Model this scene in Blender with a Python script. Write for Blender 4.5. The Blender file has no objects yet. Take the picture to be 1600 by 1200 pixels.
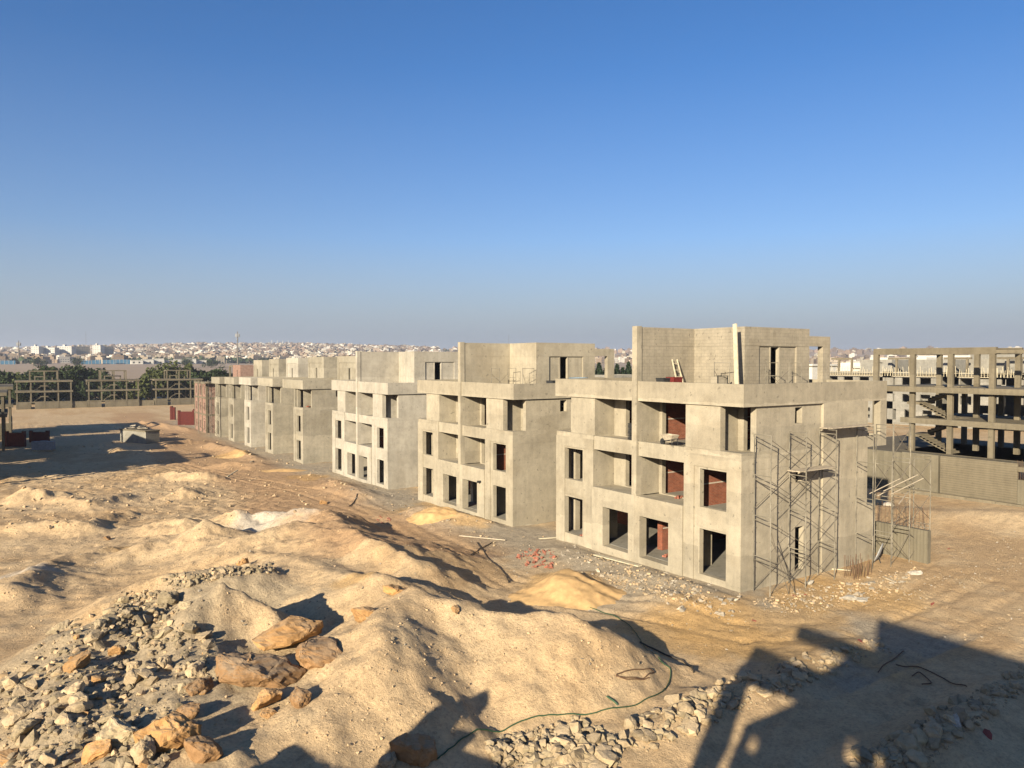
import bpy, bmesh, math, random
import numpy as np
from mathutils import Vector, Matrix
C = bpy.context.scene
COL = C.collection
R = math.radians
random.seed(7)
rng = np.random.default_rng(7)

# ------------------------------------------------------------------ camera
F_PX, PITCH, YAW, CAM_H = 1163.0, 0.0293, 0.588, 11.66
cam_d = bpy.data.cameras.new('camera'); cam = bpy.data.objects.new('camera', cam_d); COL.objects.link(cam)
cam.location = (0, 0, CAM_H); cam.rotation_euler = (math.pi/2 - PITCH, 0, -YAW)
cam_d.sensor_width = 36; cam_d.lens = 36*F_PX/1600; cam_d.clip_start = .1; cam_d.clip_end = 30000
C.camera = cam
# ------------------------------------------------------------------ light
SUN_EL = R(19.3); SX, SY = .875, .485                     # sunlight travels towards +x, +y
w = bpy.data.worlds.new('World'); C.world = w; w.use_nodes = True
nt = w.node_tree; nt.nodes.clear()
sky = nt.nodes.new('ShaderNodeTexSky'); sky.sky_type = 'NISHITA'; sky.sun_disc = False
sky.sun_elevation = SUN_EL; sky.sun_rotation = math.atan2(-SX, -SY); sky.altitude = 100
sky.air_density = 1.0; sky.dust_density = 0.6; sky.ozone_density = 3.0
bg = nt.nodes.new('ShaderNodeBackground'); bg.inputs[1].default_value = .05
hs = nt.nodes.new('ShaderNodeHueSaturation'); hs.inputs['Saturation'].default_value = 1.25; hs.inputs['Value'].default_value = 1.12
# dusty mauve air low over the horizon
tcw = nt.nodes.new('ShaderNodeTexCoord'); sxw = nt.nodes.new('ShaderNodeSeparateXYZ'); rw = nt.nodes.new('ShaderNodeValToRGB'); mw = nt.nodes.new('ShaderNodeMix'); mw.data_type = 'RGBA'
nt.links.new(tcw.outputs['Generated'], sxw.inputs[0]); nt.links.new(sxw.outputs[2], rw.inputs[0])
el = rw.color_ramp.elements; el[0].position = 0.0; el[0].color = (1, 1, 1, 1); el[1].position = .36; el[1].color = (0, 0, 0, 1)
for p_, v_ in ((.035, .93), (.07, .72), (.16, .2)): e_ = el.new(p_); e_.color = (v_, v_, v_, 1)
nt.links.new(rw.outputs[0], mw.inputs[0]); tn = nt.nodes.new('ShaderNodeMix'); tn.data_type = 'RGBA'; tn.blend_type = 'MULTIPLY'; tn.inputs[0].default_value = 1; tn.inputs[7].default_value = (1.05, .97, 1.12, 1); nt.links.new(hs.outputs[0], tn.inputs[6]); nt.links.new(tn.outputs[2], mw.inputs[6]); mw.inputs[7].default_value = (3.1, 3.6, 4.3, 1)
wo = nt.nodes.new('ShaderNodeOutputWorld'); nt.links.new(sky.outputs[0], hs.inputs['Color']); nt.links.new(mw.outputs[2], bg.inputs[0]); nt.links.new(bg.outputs[0], wo.inputs[0])
sd = bpy.data.lights.new('sun', 'SUN'); sd.energy = 5.0; sd.angle = R(.55); sd.color = (1, .89, .72)
sun = bpy.data.objects.new('sun', sd); COL.objects.link(sun)
sun.rotation_euler = Vector((-SX*math.cos(SUN_EL), -SY*math.cos(SUN_EL), math.sin(SUN_EL))).to_track_quat('Z', 'Y').to_euler()
C.cycles.diffuse_bounces = 1
C.view_settings.view_transform = 'Standard'; C.view_settings.look = 'None'
C.view_settings.exposure = 1.15; C.view_settings.gamma = 1

# ------------------------------------------------------------------ pixel <-> world (to read real positions off the photo)
ca, sa, cp, sp = math.cos(YAW), math.sin(YAW), math.cos(PITCH), math.sin(PITCH)
RV = np.array([ca, -sa, 0]); FV = np.array([sa*cp, ca*cp, -sp]); UV = np.array([sa*sp, ca*sp, cp]); OV = np.array([0, 0, CAM_H])
def ray(x, y): return RV*(x-800)/F_PX + UV*(600-y)/F_PX + FV
def on_x(x, y, X): d = ray(x, y); return OV + d*X/d[0]
def on_y(x, y, Y): d = ray(x, y); return OV + d*Y/d[1]
def on_z(x, y, Z): d = ray(x, y); return OV + d*(Z-CAM_H)/d[2]

# ------------------------------------------------------------------ noise
def vnoise(x, y, seed=0):
    xi = np.floor(x).astype(np.int64); yi = np.floor(y).astype(np.int64); fx = x-xi; fy = y-yi
    fx = fx*fx*fx*(fx*(fx*6-15)+10); fy = fy*fy*fy*(fy*(fy*6-15)+10)
    def h(a, b):
        n = (a*374761393 + b*668265263 + seed*1442695041) & 0xffffffff
        n = ((n ^ (n >> 13))*1274126177) & 0xffffffff
        return ((n ^ (n >> 16)) & 0xffff)/65535.
    a, b, c, d = h(xi, yi), h(xi+1, yi), h(xi, yi+1), h(xi+1, yi+1)
    return (a*(1-fx)+b*fx)*(1-fy) + (c*(1-fx)+d*fx)*fy
def fbm(x, y, o=4, seed=0, gain=.5):
    s = 0; a = 1; t = 0
    for i in range(o):
        ang = .6*i+.3; xr = x*math.cos(ang)-y*math.sin(ang); yr = x*math.sin(ang)+y*math.cos(ang)
        s = s + a*vnoise(xr*2**i, yr*2**i, seed+i*17); t += a; a *= gain
    return s/t
def ss(e0, e1, x): t = np.clip((x-e0)/(e1-e0), 0, 1); return t*t*(3-2*t)

# ------------------------------------------------------------------ terrain height
def base_h(x, y):
    b = np.interp(y, [-50, 24, 45, 67, 92, 140, 250, 300, 450, 700, 1000, 1300], [0, 0, -.45, -.9, -1.15, -1.7, -2.5, -2.2, 1.5, 5.5, 9.3, 10])
    d = np.hypot(x, y)
    az = np.degrees(np.arctan2(x, y))
    amp = np.interp(az, [-20, 0, 4, 10, 18, 30, 70], [.66, .66, .8, 1.02, 1.08, .85, .7])
    hill = np.interp(d, [1150, 1500, 2000, 2500, 3000, 9000], [0, 3, 19, 46, 60, 50])*amp
    return b + hill
RIDGES = []
def ridge(pts, slope=.6, soft=.25):
    w_ = []
    for px, py, h in pts:
        p = on_z(px, py, h-.3); RIDGES_b = base_h(p[0], p[1]); p = on_z(px, py, h+RIDGES_b)
        w_.append((p[0], p[1], h))
    RIDGES.append((w_, slope, soft))
# foreground dune with its arms
ridge([(640,929,2.9),(745,955,2.5),(815,966,2.4),(885,962,2.5),(955,1006,1.5),(1062,1040,.3)], .62)
ridge([(640,929,2.9),(590,985,2.8),(584,1022,2.6),(605,1072,1.9),(660,1125,.7)], .62)
ridge([(700,945,2.6),(745,1000,1.7),(800,1052,.5)], .6)
ridge([(640,929,2.9),(570,965,2.3),(530,1060,1.7),(520,1150,1.2),(500,1230,1.0)], .5)
ridge([(860,962,2.4),(935,1012,1.0)], .55)
# range behind it
ridge([(470,792,2.1),(515,795,2.1),(560,832,2.3),(600,845,2.3),(650,872,1.9),(725,908,.7)], .52)
ridge([(395,835,1.7),(480,820,2.0),(560,835,2.2)], .3)
ridge([(560,905,1.9),(585,898,2.2),(640,915,1.8),(700,935,1.0)], .5)
ridge([(400,860,1.3),(480,880,1.5),(560,905,1.8)], .35)
# middle heaps
ridge([(370,796,1.6),(400,800,1.4),(455,795,1.5)], .55)
ridge([(325,812,1.9),(345,818,1.8)], .5); ridge([(250,812,.9),(300,808,1.2)], .4); ridge([(460,818,2.0),(500,826,1.8)], .5)
ridge([(40,758,1.4),(62,762,1.2),(120,770,.4)], .6)
ridge([(0,822,.6),(60,814,.8),(130,812,.8),(200,796,.4)], .6)
ridge([(0,912,.9),(55,882,.8),(92,868,.4)], .45)
ridge([(230,742,.5),(270,735,.8),(325,737,.9),(345,745,.4)], .5); ridge([(285,762,.9),(310,762,.6)], .5)
ridge([(30,700,.5),(160,690,.6)], .3); ridge([(220,655,.8),(260,660,.8),(300,668,.5)], .4)
ridge([(255,690,.6),(300,684,.7)], .4)
ridge([(150,690,.5),(190,700,.7),(230,705,.4)], .5); ridge([(330,690,.6),(370,700,.8),(400,712,.5)], .5); ridge([(0,745,.4),(60,735,.5)], .4); ridge([(95,775,.5),(150,780,.6),(200,770,.3)], .5)
ridge([(215,852,.7),(255,838,.8)], .5); ridge([(120,868,.4),(170,850,.5)], .5)
# rubble mound on the left
ridge([(240,902,1.7),(300,893,2.0),(380,882,2.0),(430,890,1.4)], .5)
ridge([(352,912,3.3),(322,948,2.7),(290,985,2.0)], .75, .1); ridge([(352,912,3.3),(400,935,2.6),(440,975,1.9)], .8, .1)
ridge([(215,945,2.1),(150,985,1.9),(70,1050,1.5),(-30,1120,1.0)], .5)
ridge([(290,985,1.8),(300,1050,1.7),(290,1110,1.7),(260,1200,1.6),(230,1300,1.4)], .3, .8)
ridge([(300,1050,1.7),(400,1060,1.6),(500,1050,1.5),(480,1120,1.3)], .3, .8)
ridge([(150,985,1.9),(120,1080,1.7),(90,1200,1.4)], .35)
# berm of broken stone on both sides of the site road
ridge([(760,1165,.35),(900,1150,.5),(1010,1130,.35),(1100,1085,.55),(1200,1060,.55),(1290,1010,.4),(1380,1000,.2)], .5)
ridge([(1340,1190,.5),(1420,1160,.6),(1500,1110,.6),(1600,1050,.4)], .5)
# rubble spilled along the fronts of the houses
ridge([(880,905,.2),(890,892,.9),(900,895,.8)], .45)      # under the orange sand heap
ridge([(1120,932,.3),(1000,892,.45),(880,858,.3)], .25); ridge([(1080,940,.35),(1030,925,.4)], .4); ridge([(940,898,.4),(985,905,.35)], .45)
ridge([(660,790,.9),(720,800,.8),(760,812,.5)], .35); ridge([(530,750,.8),(570,768,.6)], .35)
ridge([(360,722,.6),(400,722,.6)], .3); ridge([(1340,790,.3),(1500,798,.8),(1620,800,1.0)], .2)
RUTS = []
for pts in (((0, 868), (200, 845), (330, 792), (420, 760), (520, 745), (600, 760)), ((0, 852), (180, 828), (300, 786), (440, 745), (560, 735)), ((1600, 870), (1450, 930), (1300, 985), (1150, 985), (1000, 950), (860, 930), (740, 870), (600, 795), (470, 750), (330, 725), (200, 690)),
            ((1600, 905), (1420, 985), (1250, 1060), (1090, 1140), (950, 1220)), ((1600, 980), (1400, 1080), (1250, 1150), (1120, 1230)), ((1600, 840), (1480, 890), (1380, 950), (1200, 1010), (1090, 1060), (960, 1130)), ((1050, 960), (900, 935), (780, 905), (700, 845), (560, 770))):
    RUTS.append([tuple(on_z(px, py, 0)[:2]) for px, py in pts])
RA = []
for pts, sl, so in RIDGES:
    RA.append((np.array(pts), sl, so))
def seg_h(x, y, pts, sl, so):
    best = np.full(x.shape, -9.0)
    for i in range(max(1, len(pts)-1)):
        a = pts[i]; b = pts[min(i+1, len(pts)-1)]
        dx, dy = b[0]-a[0], b[1]-a[1]; L2 = dx*dx+dy*dy+1e-9
        t = np.clip(((x-a[0])*dx+(y-a[1])*dy)/L2, 0, 1)
        d = np.hypot(x-a[0]-t*dx, y-a[1]-t*dy)
        h = a[2]+(b[2]-a[2])*t - sl*(np.sqrt(d*d+so*so)-so)
        best = np.maximum(best, h)
    return best
def height(x, y):
    x = np.asarray(x, float); y = np.asarray(y, float)
    sh = x.shape; x = x.ravel(); y = y.ravel()
    z = base_h(x, y)
    near = (x > -25) & (x < 80) & (y > 0) & (y < 200)
    if near.any():
        xn, yn = x[near], y[near]
        wx = xn + (fbm(xn*.45, yn*.45, 3, 5)-.5)*1.5; wy = yn + (fbm(xn*.45, yn*.45, 3, 9)-.5)*1.5
        acc = np.zeros(xn.shape); K = 5.0
        m = np.zeros(xn.shape); se = np.ones(xn.shape)   # soft maximum with the flat ground
        for pts, sl, so in RA:
            h = seg_h(wx, wy, pts, sl, so)
            se += np.exp(np.clip(K*h, -20, 25))
        m = np.log(se)/K
        d = np.hypot(xn, yn)
        rough = ss(.15, .9, m)
        n = (fbm(xn*1.1, yn*1.1, 5, 21, .55)-.5)
        n2 = (fbm(xn*.25, yn*.25, 3, 31)-.5)
        leftm = (1-ss(8, 12, xn*.832-yn*.555+14))*0+np.clip(1-np.hypot(xn-4, yn-27)/10, 0, 1)
        street = ss(26.5, 29.5, xn)
        track = np.sin((xn*.6+yn*.8)*1.3+4*fbm(xn*.1, yn*.1, 2, 77))
        add = m + n*(.10+.11*rough+.22*(1-ss(14, 24, xn))*ss(36, 44, yn)*(1-ss(95, 120, yn)))*(1+1.6*leftm) + n2*.26*(1-.7*street) + (fbm(xn*5, yn*5, 3, 41)-.5)*(.05+.05*rough)
        for rp in RUTS:
            for i in range(len(rp)-1):
                (ax, ay), (bx, by) = rp[i], rp[i+1]; dx, dy = bx-ax, by-ay; L = math.hypot(dx, dy)
                t = ((xn-ax)*dx+(yn-ay)*dy)/L; o = ((xn-ax)*dy-(yn-ay)*dx)/L
                ins = (t > -.3) & (t < L+.3); oo = np.abs(np.abs(o)-1.0)
                g = np.exp(-(oo/.22)**2); e = np.exp(-((oo-.45)/.18)**2)
                tread = .5+.5*np.sin(t*2*math.pi/.42)
                add = add+ins*(xn < 44)*(-g*(.028+.03*tread)+e*.012)
        # buildings stand on level ground
        lvl = ss(29.0, 30.0, xn)*(1-ss(45, 47, xn))
        add = add*(1-lvl) + lvl*np.minimum(add, .05)
        z[near] += add
    return z.reshape(sh)
def look(x, y):
    """height of the finished ground mesh (bilinear in its grid)"""
    x = np.asarray(x, float); y = np.asarray(y, float)
    i = np.clip(np.searchsorted(gx, x)-1, 0, len(gx)-2); j = np.clip(np.searchsorted(gy, y)-1, 0, len(gy)-2)
    u = (x-gx[i])/(gx[i+1]-gx[i]); v = (y-gy[j])/(gy[j+1]-gy[j])
    return (GZ[i, j]*(1-u)+GZ[i+1, j]*u)*(1-v)+(GZ[i, j+1]*(1-u)+GZ[i+1, j+1]*u)*v
H1 = lambda x, y: float(look(x, y))
TT = np.concatenate([np.linspace(12, 70, 420), np.linspace(70.3, 900, 700)])
def hit(px, py, tmax=900):
    """where the photo's ray through (px,py) meets the terrain"""
    d = ray(px, py); X = OV[None]+d[None]*TT[:, None]; g = X[:, 2]-look(X[:, 0], X[:, 1])
    i = int(np.argmax(g < 0)) if (g < 0).any() else len(TT)-1
    a, b = max(i-1, 0), i
    f = g[a]/(g[a]-g[b]+1e-9) if i else 0
    p = X[a]+(X[b]-X[a])*f
    return Vector((p[0], p[1], H1(p[0], p[1])))

# ------------------------------------------------------------------ materials
def newmat(name):
    m = bpy.data.materials.new(name); m.use_nodes = True; n = m.node_tree; b = n.nodes['Principled BSDF']
    b.inputs['Roughness'].default_value = .9; b.inputs['Specular IOR Level'].default_value = .15
    return m, n, b
def nd(n, t, **k):
    x = n.nodes.new(t)
    for a, v in k.items():
        if a in x.inputs.keys(): x.inputs[a].default_value = v
        else: setattr(x, a, v)
    return x
def ramp(n, src, stops):
    r = n.nodes.new('ShaderNodeValToRGB'); el = r.color_ramp.elements
    while len(el) < len(stops): el.new(.5)
    for e, (p, c) in zip(el, stops): e.position = p; e.color = (*c, 1)
    n.links.new(src, r.inputs[0]); return r.outputs[0]
def mix(n, f, a, b, mode='MIX'):
    m = n.nodes.new('ShaderNodeMix'); m.data_type = 'RGBA'; m.blend_type = mode
    for i, v in ((0, f), (6, a), (7, b)):
        if hasattr(v, 'is_output'): n.links.new(v, m.inputs[i])
        elif i == 0: m.inputs[0].default_value = v
        else: m.inputs[i].default_value = (*v, 1)
    return m.outputs[2]
def coords(n, offset=True, scale=(1, 1, 1)):
    tc = n.nodes.new('ShaderNodeTexCoord'); mp = n.nodes.new('ShaderNodeMapping'); mp.inputs['Scale'].default_value = scale
    n.links.new(tc.outputs['Object'], mp.inputs[0])
    if offset:
        oi = n.nodes.new('ShaderNodeObjectInfo'); vm = n.nodes.new('ShaderNodeVectorMath'); vm.operation = 'SCALE'
        vm.inputs[0].default_value = (37, 53, 91); n.links.new(oi.outputs['Random'], vm.inputs['Scale']); n.links.new(vm.outputs[0], mp.inputs['Location'])
    return mp.outputs[0]
def noise(n, vec, scale, detail=4, rough=.55):
    t = nd(n, 'ShaderNodeTexNoise'); t.inputs['Scale'].default_value = scale; t.inputs['Detail'].default_value = detail; t.inputs['Roughness'].default_value = rough
    n.links.new(vec, t.inputs['Vector']); return t.outputs[0]
def bump(n, b, h, strength=.4, dist=.02):
    u = nd(n, 'ShaderNodeBump'); u.inputs['Strength'].default_value = strength; u.inputs['Distance'].default_value = dist
    n.links.new(h, u.inputs['Height']); n.links.new(u.outputs[0], b.inputs['Normal']); return u
def scl(c, k): return tuple(min(1, v*k) for v in c)

def concrete(name, col, var=.30, streak=.17, boards=None, courses=0, bumpk=.35, damp=.5):
    m, n, b = newmat(name); v = coords(n)
    big = noise(n, v, .55, 5, .6); c = ramp(n, big, [(.3, scl(col, 1-var)), (.5, col), (.72, scl(col, 1+var*.8))])
    vs = coords(n, True, (3, 3, .25)); st = noise(n, vs, 1.2, 4)          # vertical trowel and rain streaks
    c = mix(n, streak, c, ramp(n, st, [(.35, scl(col, .45)), (.6, scl(col, 1.35))]))
    wet = noise(n, v, .33, 3, .5)                                         # damp render patches
    wf = ramp(n, wet, [(.57, (0, 0, 0)), (.63, (damp, damp, damp))]); c = mix(n, wf, c, scl((col[0]*.9, col[1]*.86, col[2]*.8), .82))
    fine = noise(n, v, 14, 6, .7); c = mix(n, .3, c, ramp(n, fine, [(.3, scl(col, .68)), (.7, scl(col, 1.25))]))
    mid = noise(n, v, 2.6, 6, .65); c = mix(n, .4, c, ramp(n, mid, [(.36, (.78, .77, .76)), (.5, (1, 1, 1)), (.66, (1.16, 1.15, 1.12))]), 'MULTIPLY')
    sz = n.nodes.new('ShaderNodeSeparateXYZ'); n.links.new(v, sz.inputs[0]); wb = noise(n, v, .8, 3, .5)
    za = nd(n, 'ShaderNodeMath', operation='MULTIPLY_ADD'); n.links.new(wb, za.inputs[0]); za.inputs[1].default_value = .55; n.links.new(sz.outputs[2], za.inputs[2])
    zd = nd(n, 'ShaderNodeMath', operation='DIVIDE'); n.links.new(za.outputs[0], zd.inputs[0]); zd.inputs[1].default_value = 1.63
    zf = nd(n, 'ShaderNodeMath', operation='FLOOR'); n.links.new(zd.outputs[0], zf.inputs[0]); wn = nd(n, 'ShaderNodeTexWhiteNoise', noise_dimensions='1D'); n.links.new(zf.outputs[0], wn.inputs['W'])
    c = mix(n, 1.0, c, ramp(n, wn.outputs['Value'], [(0, (.86, .855, .84)), (.5, (.98, .98, .97)), (1, (1.09, 1.08, 1.06))]), 'MULTIPLY')
    chip = noise(n, v, 4.2, 2, .4); c = mix(n, ramp(n, chip, [(.70, (0, 0, 0)), (.73, (.7, .7, .7))]), c, scl(col, .5))
    h = fine
    if boards is not None:
        wv = nd(n, 'ShaderNodeTexWave'); wv.bands_direction = boards; wv.inputs['Scale'].default_value = 1.6; wv.inputs['Distortion'].default_value = 1.2
        wv.inputs['Detail'].default_value = 2; n.links.new(v, wv.inputs['Vector'])
        c = mix(n, .35, c, ramp(n, wv.outputs[1], [(.0, scl(col, .5)), (.3, col), (1, scl(col, 1.15))]))
    if courses:
        br = nd(n, 'ShaderNodeTexBrick'); br.inputs['Scale'].default_value = 1
        for k_, v_ in (('Brick Width', .4), ('Row Height', .2), ('Mortar Size', .012), ('Mortar Smooth', .3)): br.inputs[k_].default_value = v_
        tc = n.nodes.new('ShaderNodeTexCoord'); sx = n.nodes.new('ShaderNodeSeparateXYZ'); cx = n.nodes.new('ShaderNodeCombineXYZ'); ad = nd(n, 'ShaderNodeMath', operation='ADD')
        n.links.new(tc.outputs['Object'], sx.inputs[0]); n.links.new(sx.outputs[0], ad.inputs[0]); n.links.new(sx.outputs[1], ad.inputs[1])
        n.links.new(ad.outputs[0], cx.inputs[0]); n.links.new(sx.outputs[2], cx.inputs[1]); n.links.new(cx.outputs[0], br.inputs['Vector'])
        br.inputs['Color1'].default_value = (1, 1, 1, 1); br.inputs['Color2'].default_value = (.86, .86, .86, 1); br.inputs['Mortar'].default_value = (.6, .6, .6, 1)
        c = mix(n, courses, c, br.outputs[0], 'MULTIPLY')
    n.links.new(c, b.inputs['Base Color']); bump(n, b, h, bumpk, .02)
    return m
RENDER = (.318, .275, .196)
M = {}
M['render'] = concrete('cement_render', RENDER)
M['render_pale'] = concrete('pale_cement_render', (.358, .322, .252))
M['render_grey'] = concrete('grey_cement_render', (.285, .252, .185), var=.34)
M['rough'] = concrete('rough_block_render', (.30, .258, .185), courses=.6, bumpk=.7)
M['frame'] = concrete('board_marked_concrete', (.155, .13, .086), var=.3, streak=.25)
M['boardv'] = concrete('vertical_board_concrete', (.15, .13, .088), var=.35, streak=.5, boards='X', bumpk=.8)
M['boardh'] = concrete('horizontal_board_concrete', (.155, .13, .086), var=.3, streak=.2, boards='Z', bumpk=.8)
M['block'] = concrete('grey_block_wall', (.26, .243, .20), courses=.7)
M['grey'] = concrete('plain_grey_concrete', (.235, .215, .17))
M['white'] = concrete('white_render', (.50, .475, .41), var=.08, streak=.05, damp=.1)
def brick(name, a, bb, mort, sc=1):
    m, n, b = newmat(name)
    br = nd(n, 'ShaderNodeTexBrick'); br.inputs['Scale'].default_value = sc
    for k_, v_ in (('Brick Width', .25), ('Row Height', .08), ('Mortar Size', .008), ('Mortar Smooth', .2)): br.inputs[k_].default_value = v_
    tc = n.nodes.new('ShaderNodeTexCoord'); sx = n.nodes.new('ShaderNodeSeparateXYZ'); cx = n.nodes.new('ShaderNodeCombineXYZ'); ad = nd(n, 'ShaderNodeMath', operation='ADD')
    n.links.new(tc.outputs['Object'], sx.inputs[0]); n.links.new(sx.outputs[0], ad.inputs[0]); n.links.new(sx.outputs[1], ad.inputs[1])
    n.links.new(ad.outputs[0], cx.inputs[0]); n.links.new(sx.outputs[2], cx.inputs[1]); n.links.new(cx.outputs[0], br.inputs['Vector'])
    br.inputs['Color1'].default_value = (*a, 1); br.inputs['Color2'].default_value = (*bb, 1); br.inputs['Mortar'].default_value = (*mort, 1)
    v = coords(n); f = noise(n, v, 3, 5, .7); c = mix(n, .5, br.outputs[0], ramp(n, f, [(.3, (.35, .3, .28)), (.7, (1.0, 1.0, 1.0))]), 'MULTIPLY')
    n.links.new(c, b.inputs['Base Color']); bump(n, b, br.outputs[1], .5, -.01)
    return m
M['frame_dark'] = concrete('dark_frame_concrete', (.135, .115, .078), var=.3)  # darker tone of the frame concrete, used for the skeletons
M['brick'] = brick('red_brickwork', (.29, .09, .045), (.21, .066, .036), (.24, .15, .10))
M['brick_pale'] = brick('pink_brickwork', (.30, .165, .115), (.24, .13, .09), (.36, .31, .25))
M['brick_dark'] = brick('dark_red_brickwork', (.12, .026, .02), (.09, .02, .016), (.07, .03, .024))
def plain(name, col, rough=.8, metal=0, var=.2, sc=4, rnd=0.0, bumpk=.2):
    m, n, b = newmat(name); v = coords(n); f = noise(n, v, sc, 5, .65)
    c = ramp(n, f, [(.3, scl(col, 1-var)), (.7, scl(col, 1+var))])
    if rnd:
        oi = n.nodes.new('ShaderNodeObjectInfo'); k = ramp(n, oi.outputs['Random'], [(0, (1-rnd,)*3), (1, (1+rnd,)*3)])
        c = mix(n, 1.0, c, k, 'MULTIPLY')
    n.links.new(c, b.inputs['Base Color']); b.inputs['Roughness'].default_value = rough; b.inputs['Metallic'].default_value = metal
    if bumpk: bump(n, b, f, bumpk, .02)
    return m
M['plaster_line'] = plain('pale_mortar', (.42, .36, .27))
M['pipe'] = plain('painted_scaffold_tube', (.17, .15, .11), .6, 0, .6, 1.0)
M['pipe_dark'] = plain('weathered_scaffold_tube', (.13, .11, .08), .7, 0, .3, 3)
M['rebar'] = plain('rusty_rebar', (.12, .07, .04), .8, 0, .3)
M['wood'] = plain('sawn_timber', (.45, .39, .26), .8, 0, .2, 6)
M['wood_grey'] = plain('weathered_timber', (.36, .30, .21), .85, 0, .3, 5)
M['black'] = plain('black_steel', (.03, .03, .028), .6)
M['red'] = plain('red_plastic', (.13, .022, .018), .5)
M['blue'] = plain('pale_blue_plastic', (.15, .21, .25), .4)
M['hose'] = plain('green_hose', (.035, .075, .035), .5)
M['cable'] = plain('dark_cable', (.05, .04, .03), .7)
M['dish'] = plain('dusty_white_plastic', (.32, .32, .30), .6)
M['sack'] = plain('cement_sack_paper', (.36, .32, .25), .8, 0, .25, 5)
M['red_rag'] = plain('faded_red_cloth', (.24, .07, .05), .9)
M['yellow'] = plain('orange_sand', (.47, .30, .13), .95, 0, .22, 2.5, bumpk=.6)
M['bluefence'] = plain('blue_corrugated_sheet', (.05, .14, .22), .6)
M['paleblock'] = plain('shrink_wrapped_blocks', (.19, .21, .23), .6)
# stones
def stonemat(name, col, rnd=.35):
    m, n, b = newmat(name); v = coords(n); f = noise(n, v, 2.6, 6, .7); g = noise(n, v, 11, 5, .7)
    c = ramp(n, f, [(.28, scl(col, .62)), (.5, col), (.75, scl((col[0], col[1]*1.03, col[2]*1.1), 1.25))])
    oi = n.nodes.new('ShaderNodeObjectInfo'); k = ramp(n, oi.outputs['Random'], [(0, (1-rnd, 1-rnd, 1-rnd)), (.5, (1, .98, .94)), (1, (1+rnd, 1+rnd*.9, 1+rnd*.7))])
    c = mix(n, 1.0, c, k, 'MULTIPLY')
    geo = n.nodes.new('ShaderNodeNewGeometry'); sx = n.nodes.new('ShaderNodeSeparateXYZ'); n.links.new(geo.outputs['Normal'], sx.inputs[0])
    dz = nd(n, 'ShaderNodeMath', operation='MULTIPLY'); n.links.new(sx.outputs[2], dz.inputs[0]); n.links.new(f, dz.inputs[1])
    c = mix(n, ramp(n, dz.outputs[0], [(.28, (0, 0, 0)), (.6, (.5, .5, .5))]), c, (.36, .28, .18))
    n.links.new(c, b.inputs['Base Color'])
    a = nd(n, 'ShaderNodeMath', operation='MULTIPLY_ADD'); n.links.new(g, a.inputs[0]); a.inputs[1].default_value = .4; n.links.new(f, a.inputs[2])
    bump(n, b, a.outputs[0], .9, .06)
    return m
M['stone_grey'] = stonemat('grey_limestone', (.36, .275, .165))
M['stone_green'] = stonemat('greenish_rubble', (.315, .25, .15))
M['stone_orange'] = stonemat('ochre_sandstone', (.38, .215, .085), .18)
M['stone_brown'] = stonemat('brown_sandstone', (.25, .145, .066), .15)
M['clod'] = plain('soil_clod', (.42, .30, .17), .95, 0, .25, 3)
M['rubble'] = stonemat('pale_mortar_rubble', (.33, .285, .215), .3)
M['rubble_red'] = stonemat('broken_red_brick', (.30, .11, .07), .3)

# ------------------------------------------------------------------ object helpers
def tag(o, label=None, cat=None, group=None, kind=None):
    if label: o['label'] = label
    if cat: o['category'] = cat
    if group: o['group'] = group
    if kind: o['kind'] = kind
    return o
def empty(name, loc=(0, 0, 0), rz=0, label=None, cat=None, group=None):
    o = bpy.data.objects.new(name, None); COL.objects.link(o); o.location = loc; o.rotation_euler = (0, 0, rz); o.empty_display_size = .3
    return tag(o, label, cat, group)
def link(name, me, mat=None, parent=None, loc=None):
    o = bpy.data.objects.new(name, me); COL.objects.link(o)
    if mat is not None and not me.materials: me.materials.append(mat)
    if parent is not None: o.parent = parent
    if loc is not None: o.location = loc
    return o
def copy_tree(o, parent=None):
    c = o.copy(); COL.objects.link(c); c.parent = parent
    for ch in [x for x in KIDS.get(o.name, [])]: copy_tree(ch, c)
    return c
KIDS = {}
def index_kids(root):
    for ch in root.children: KIDS.setdefault(root.name, []).append(ch); index_kids(ch)
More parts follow.
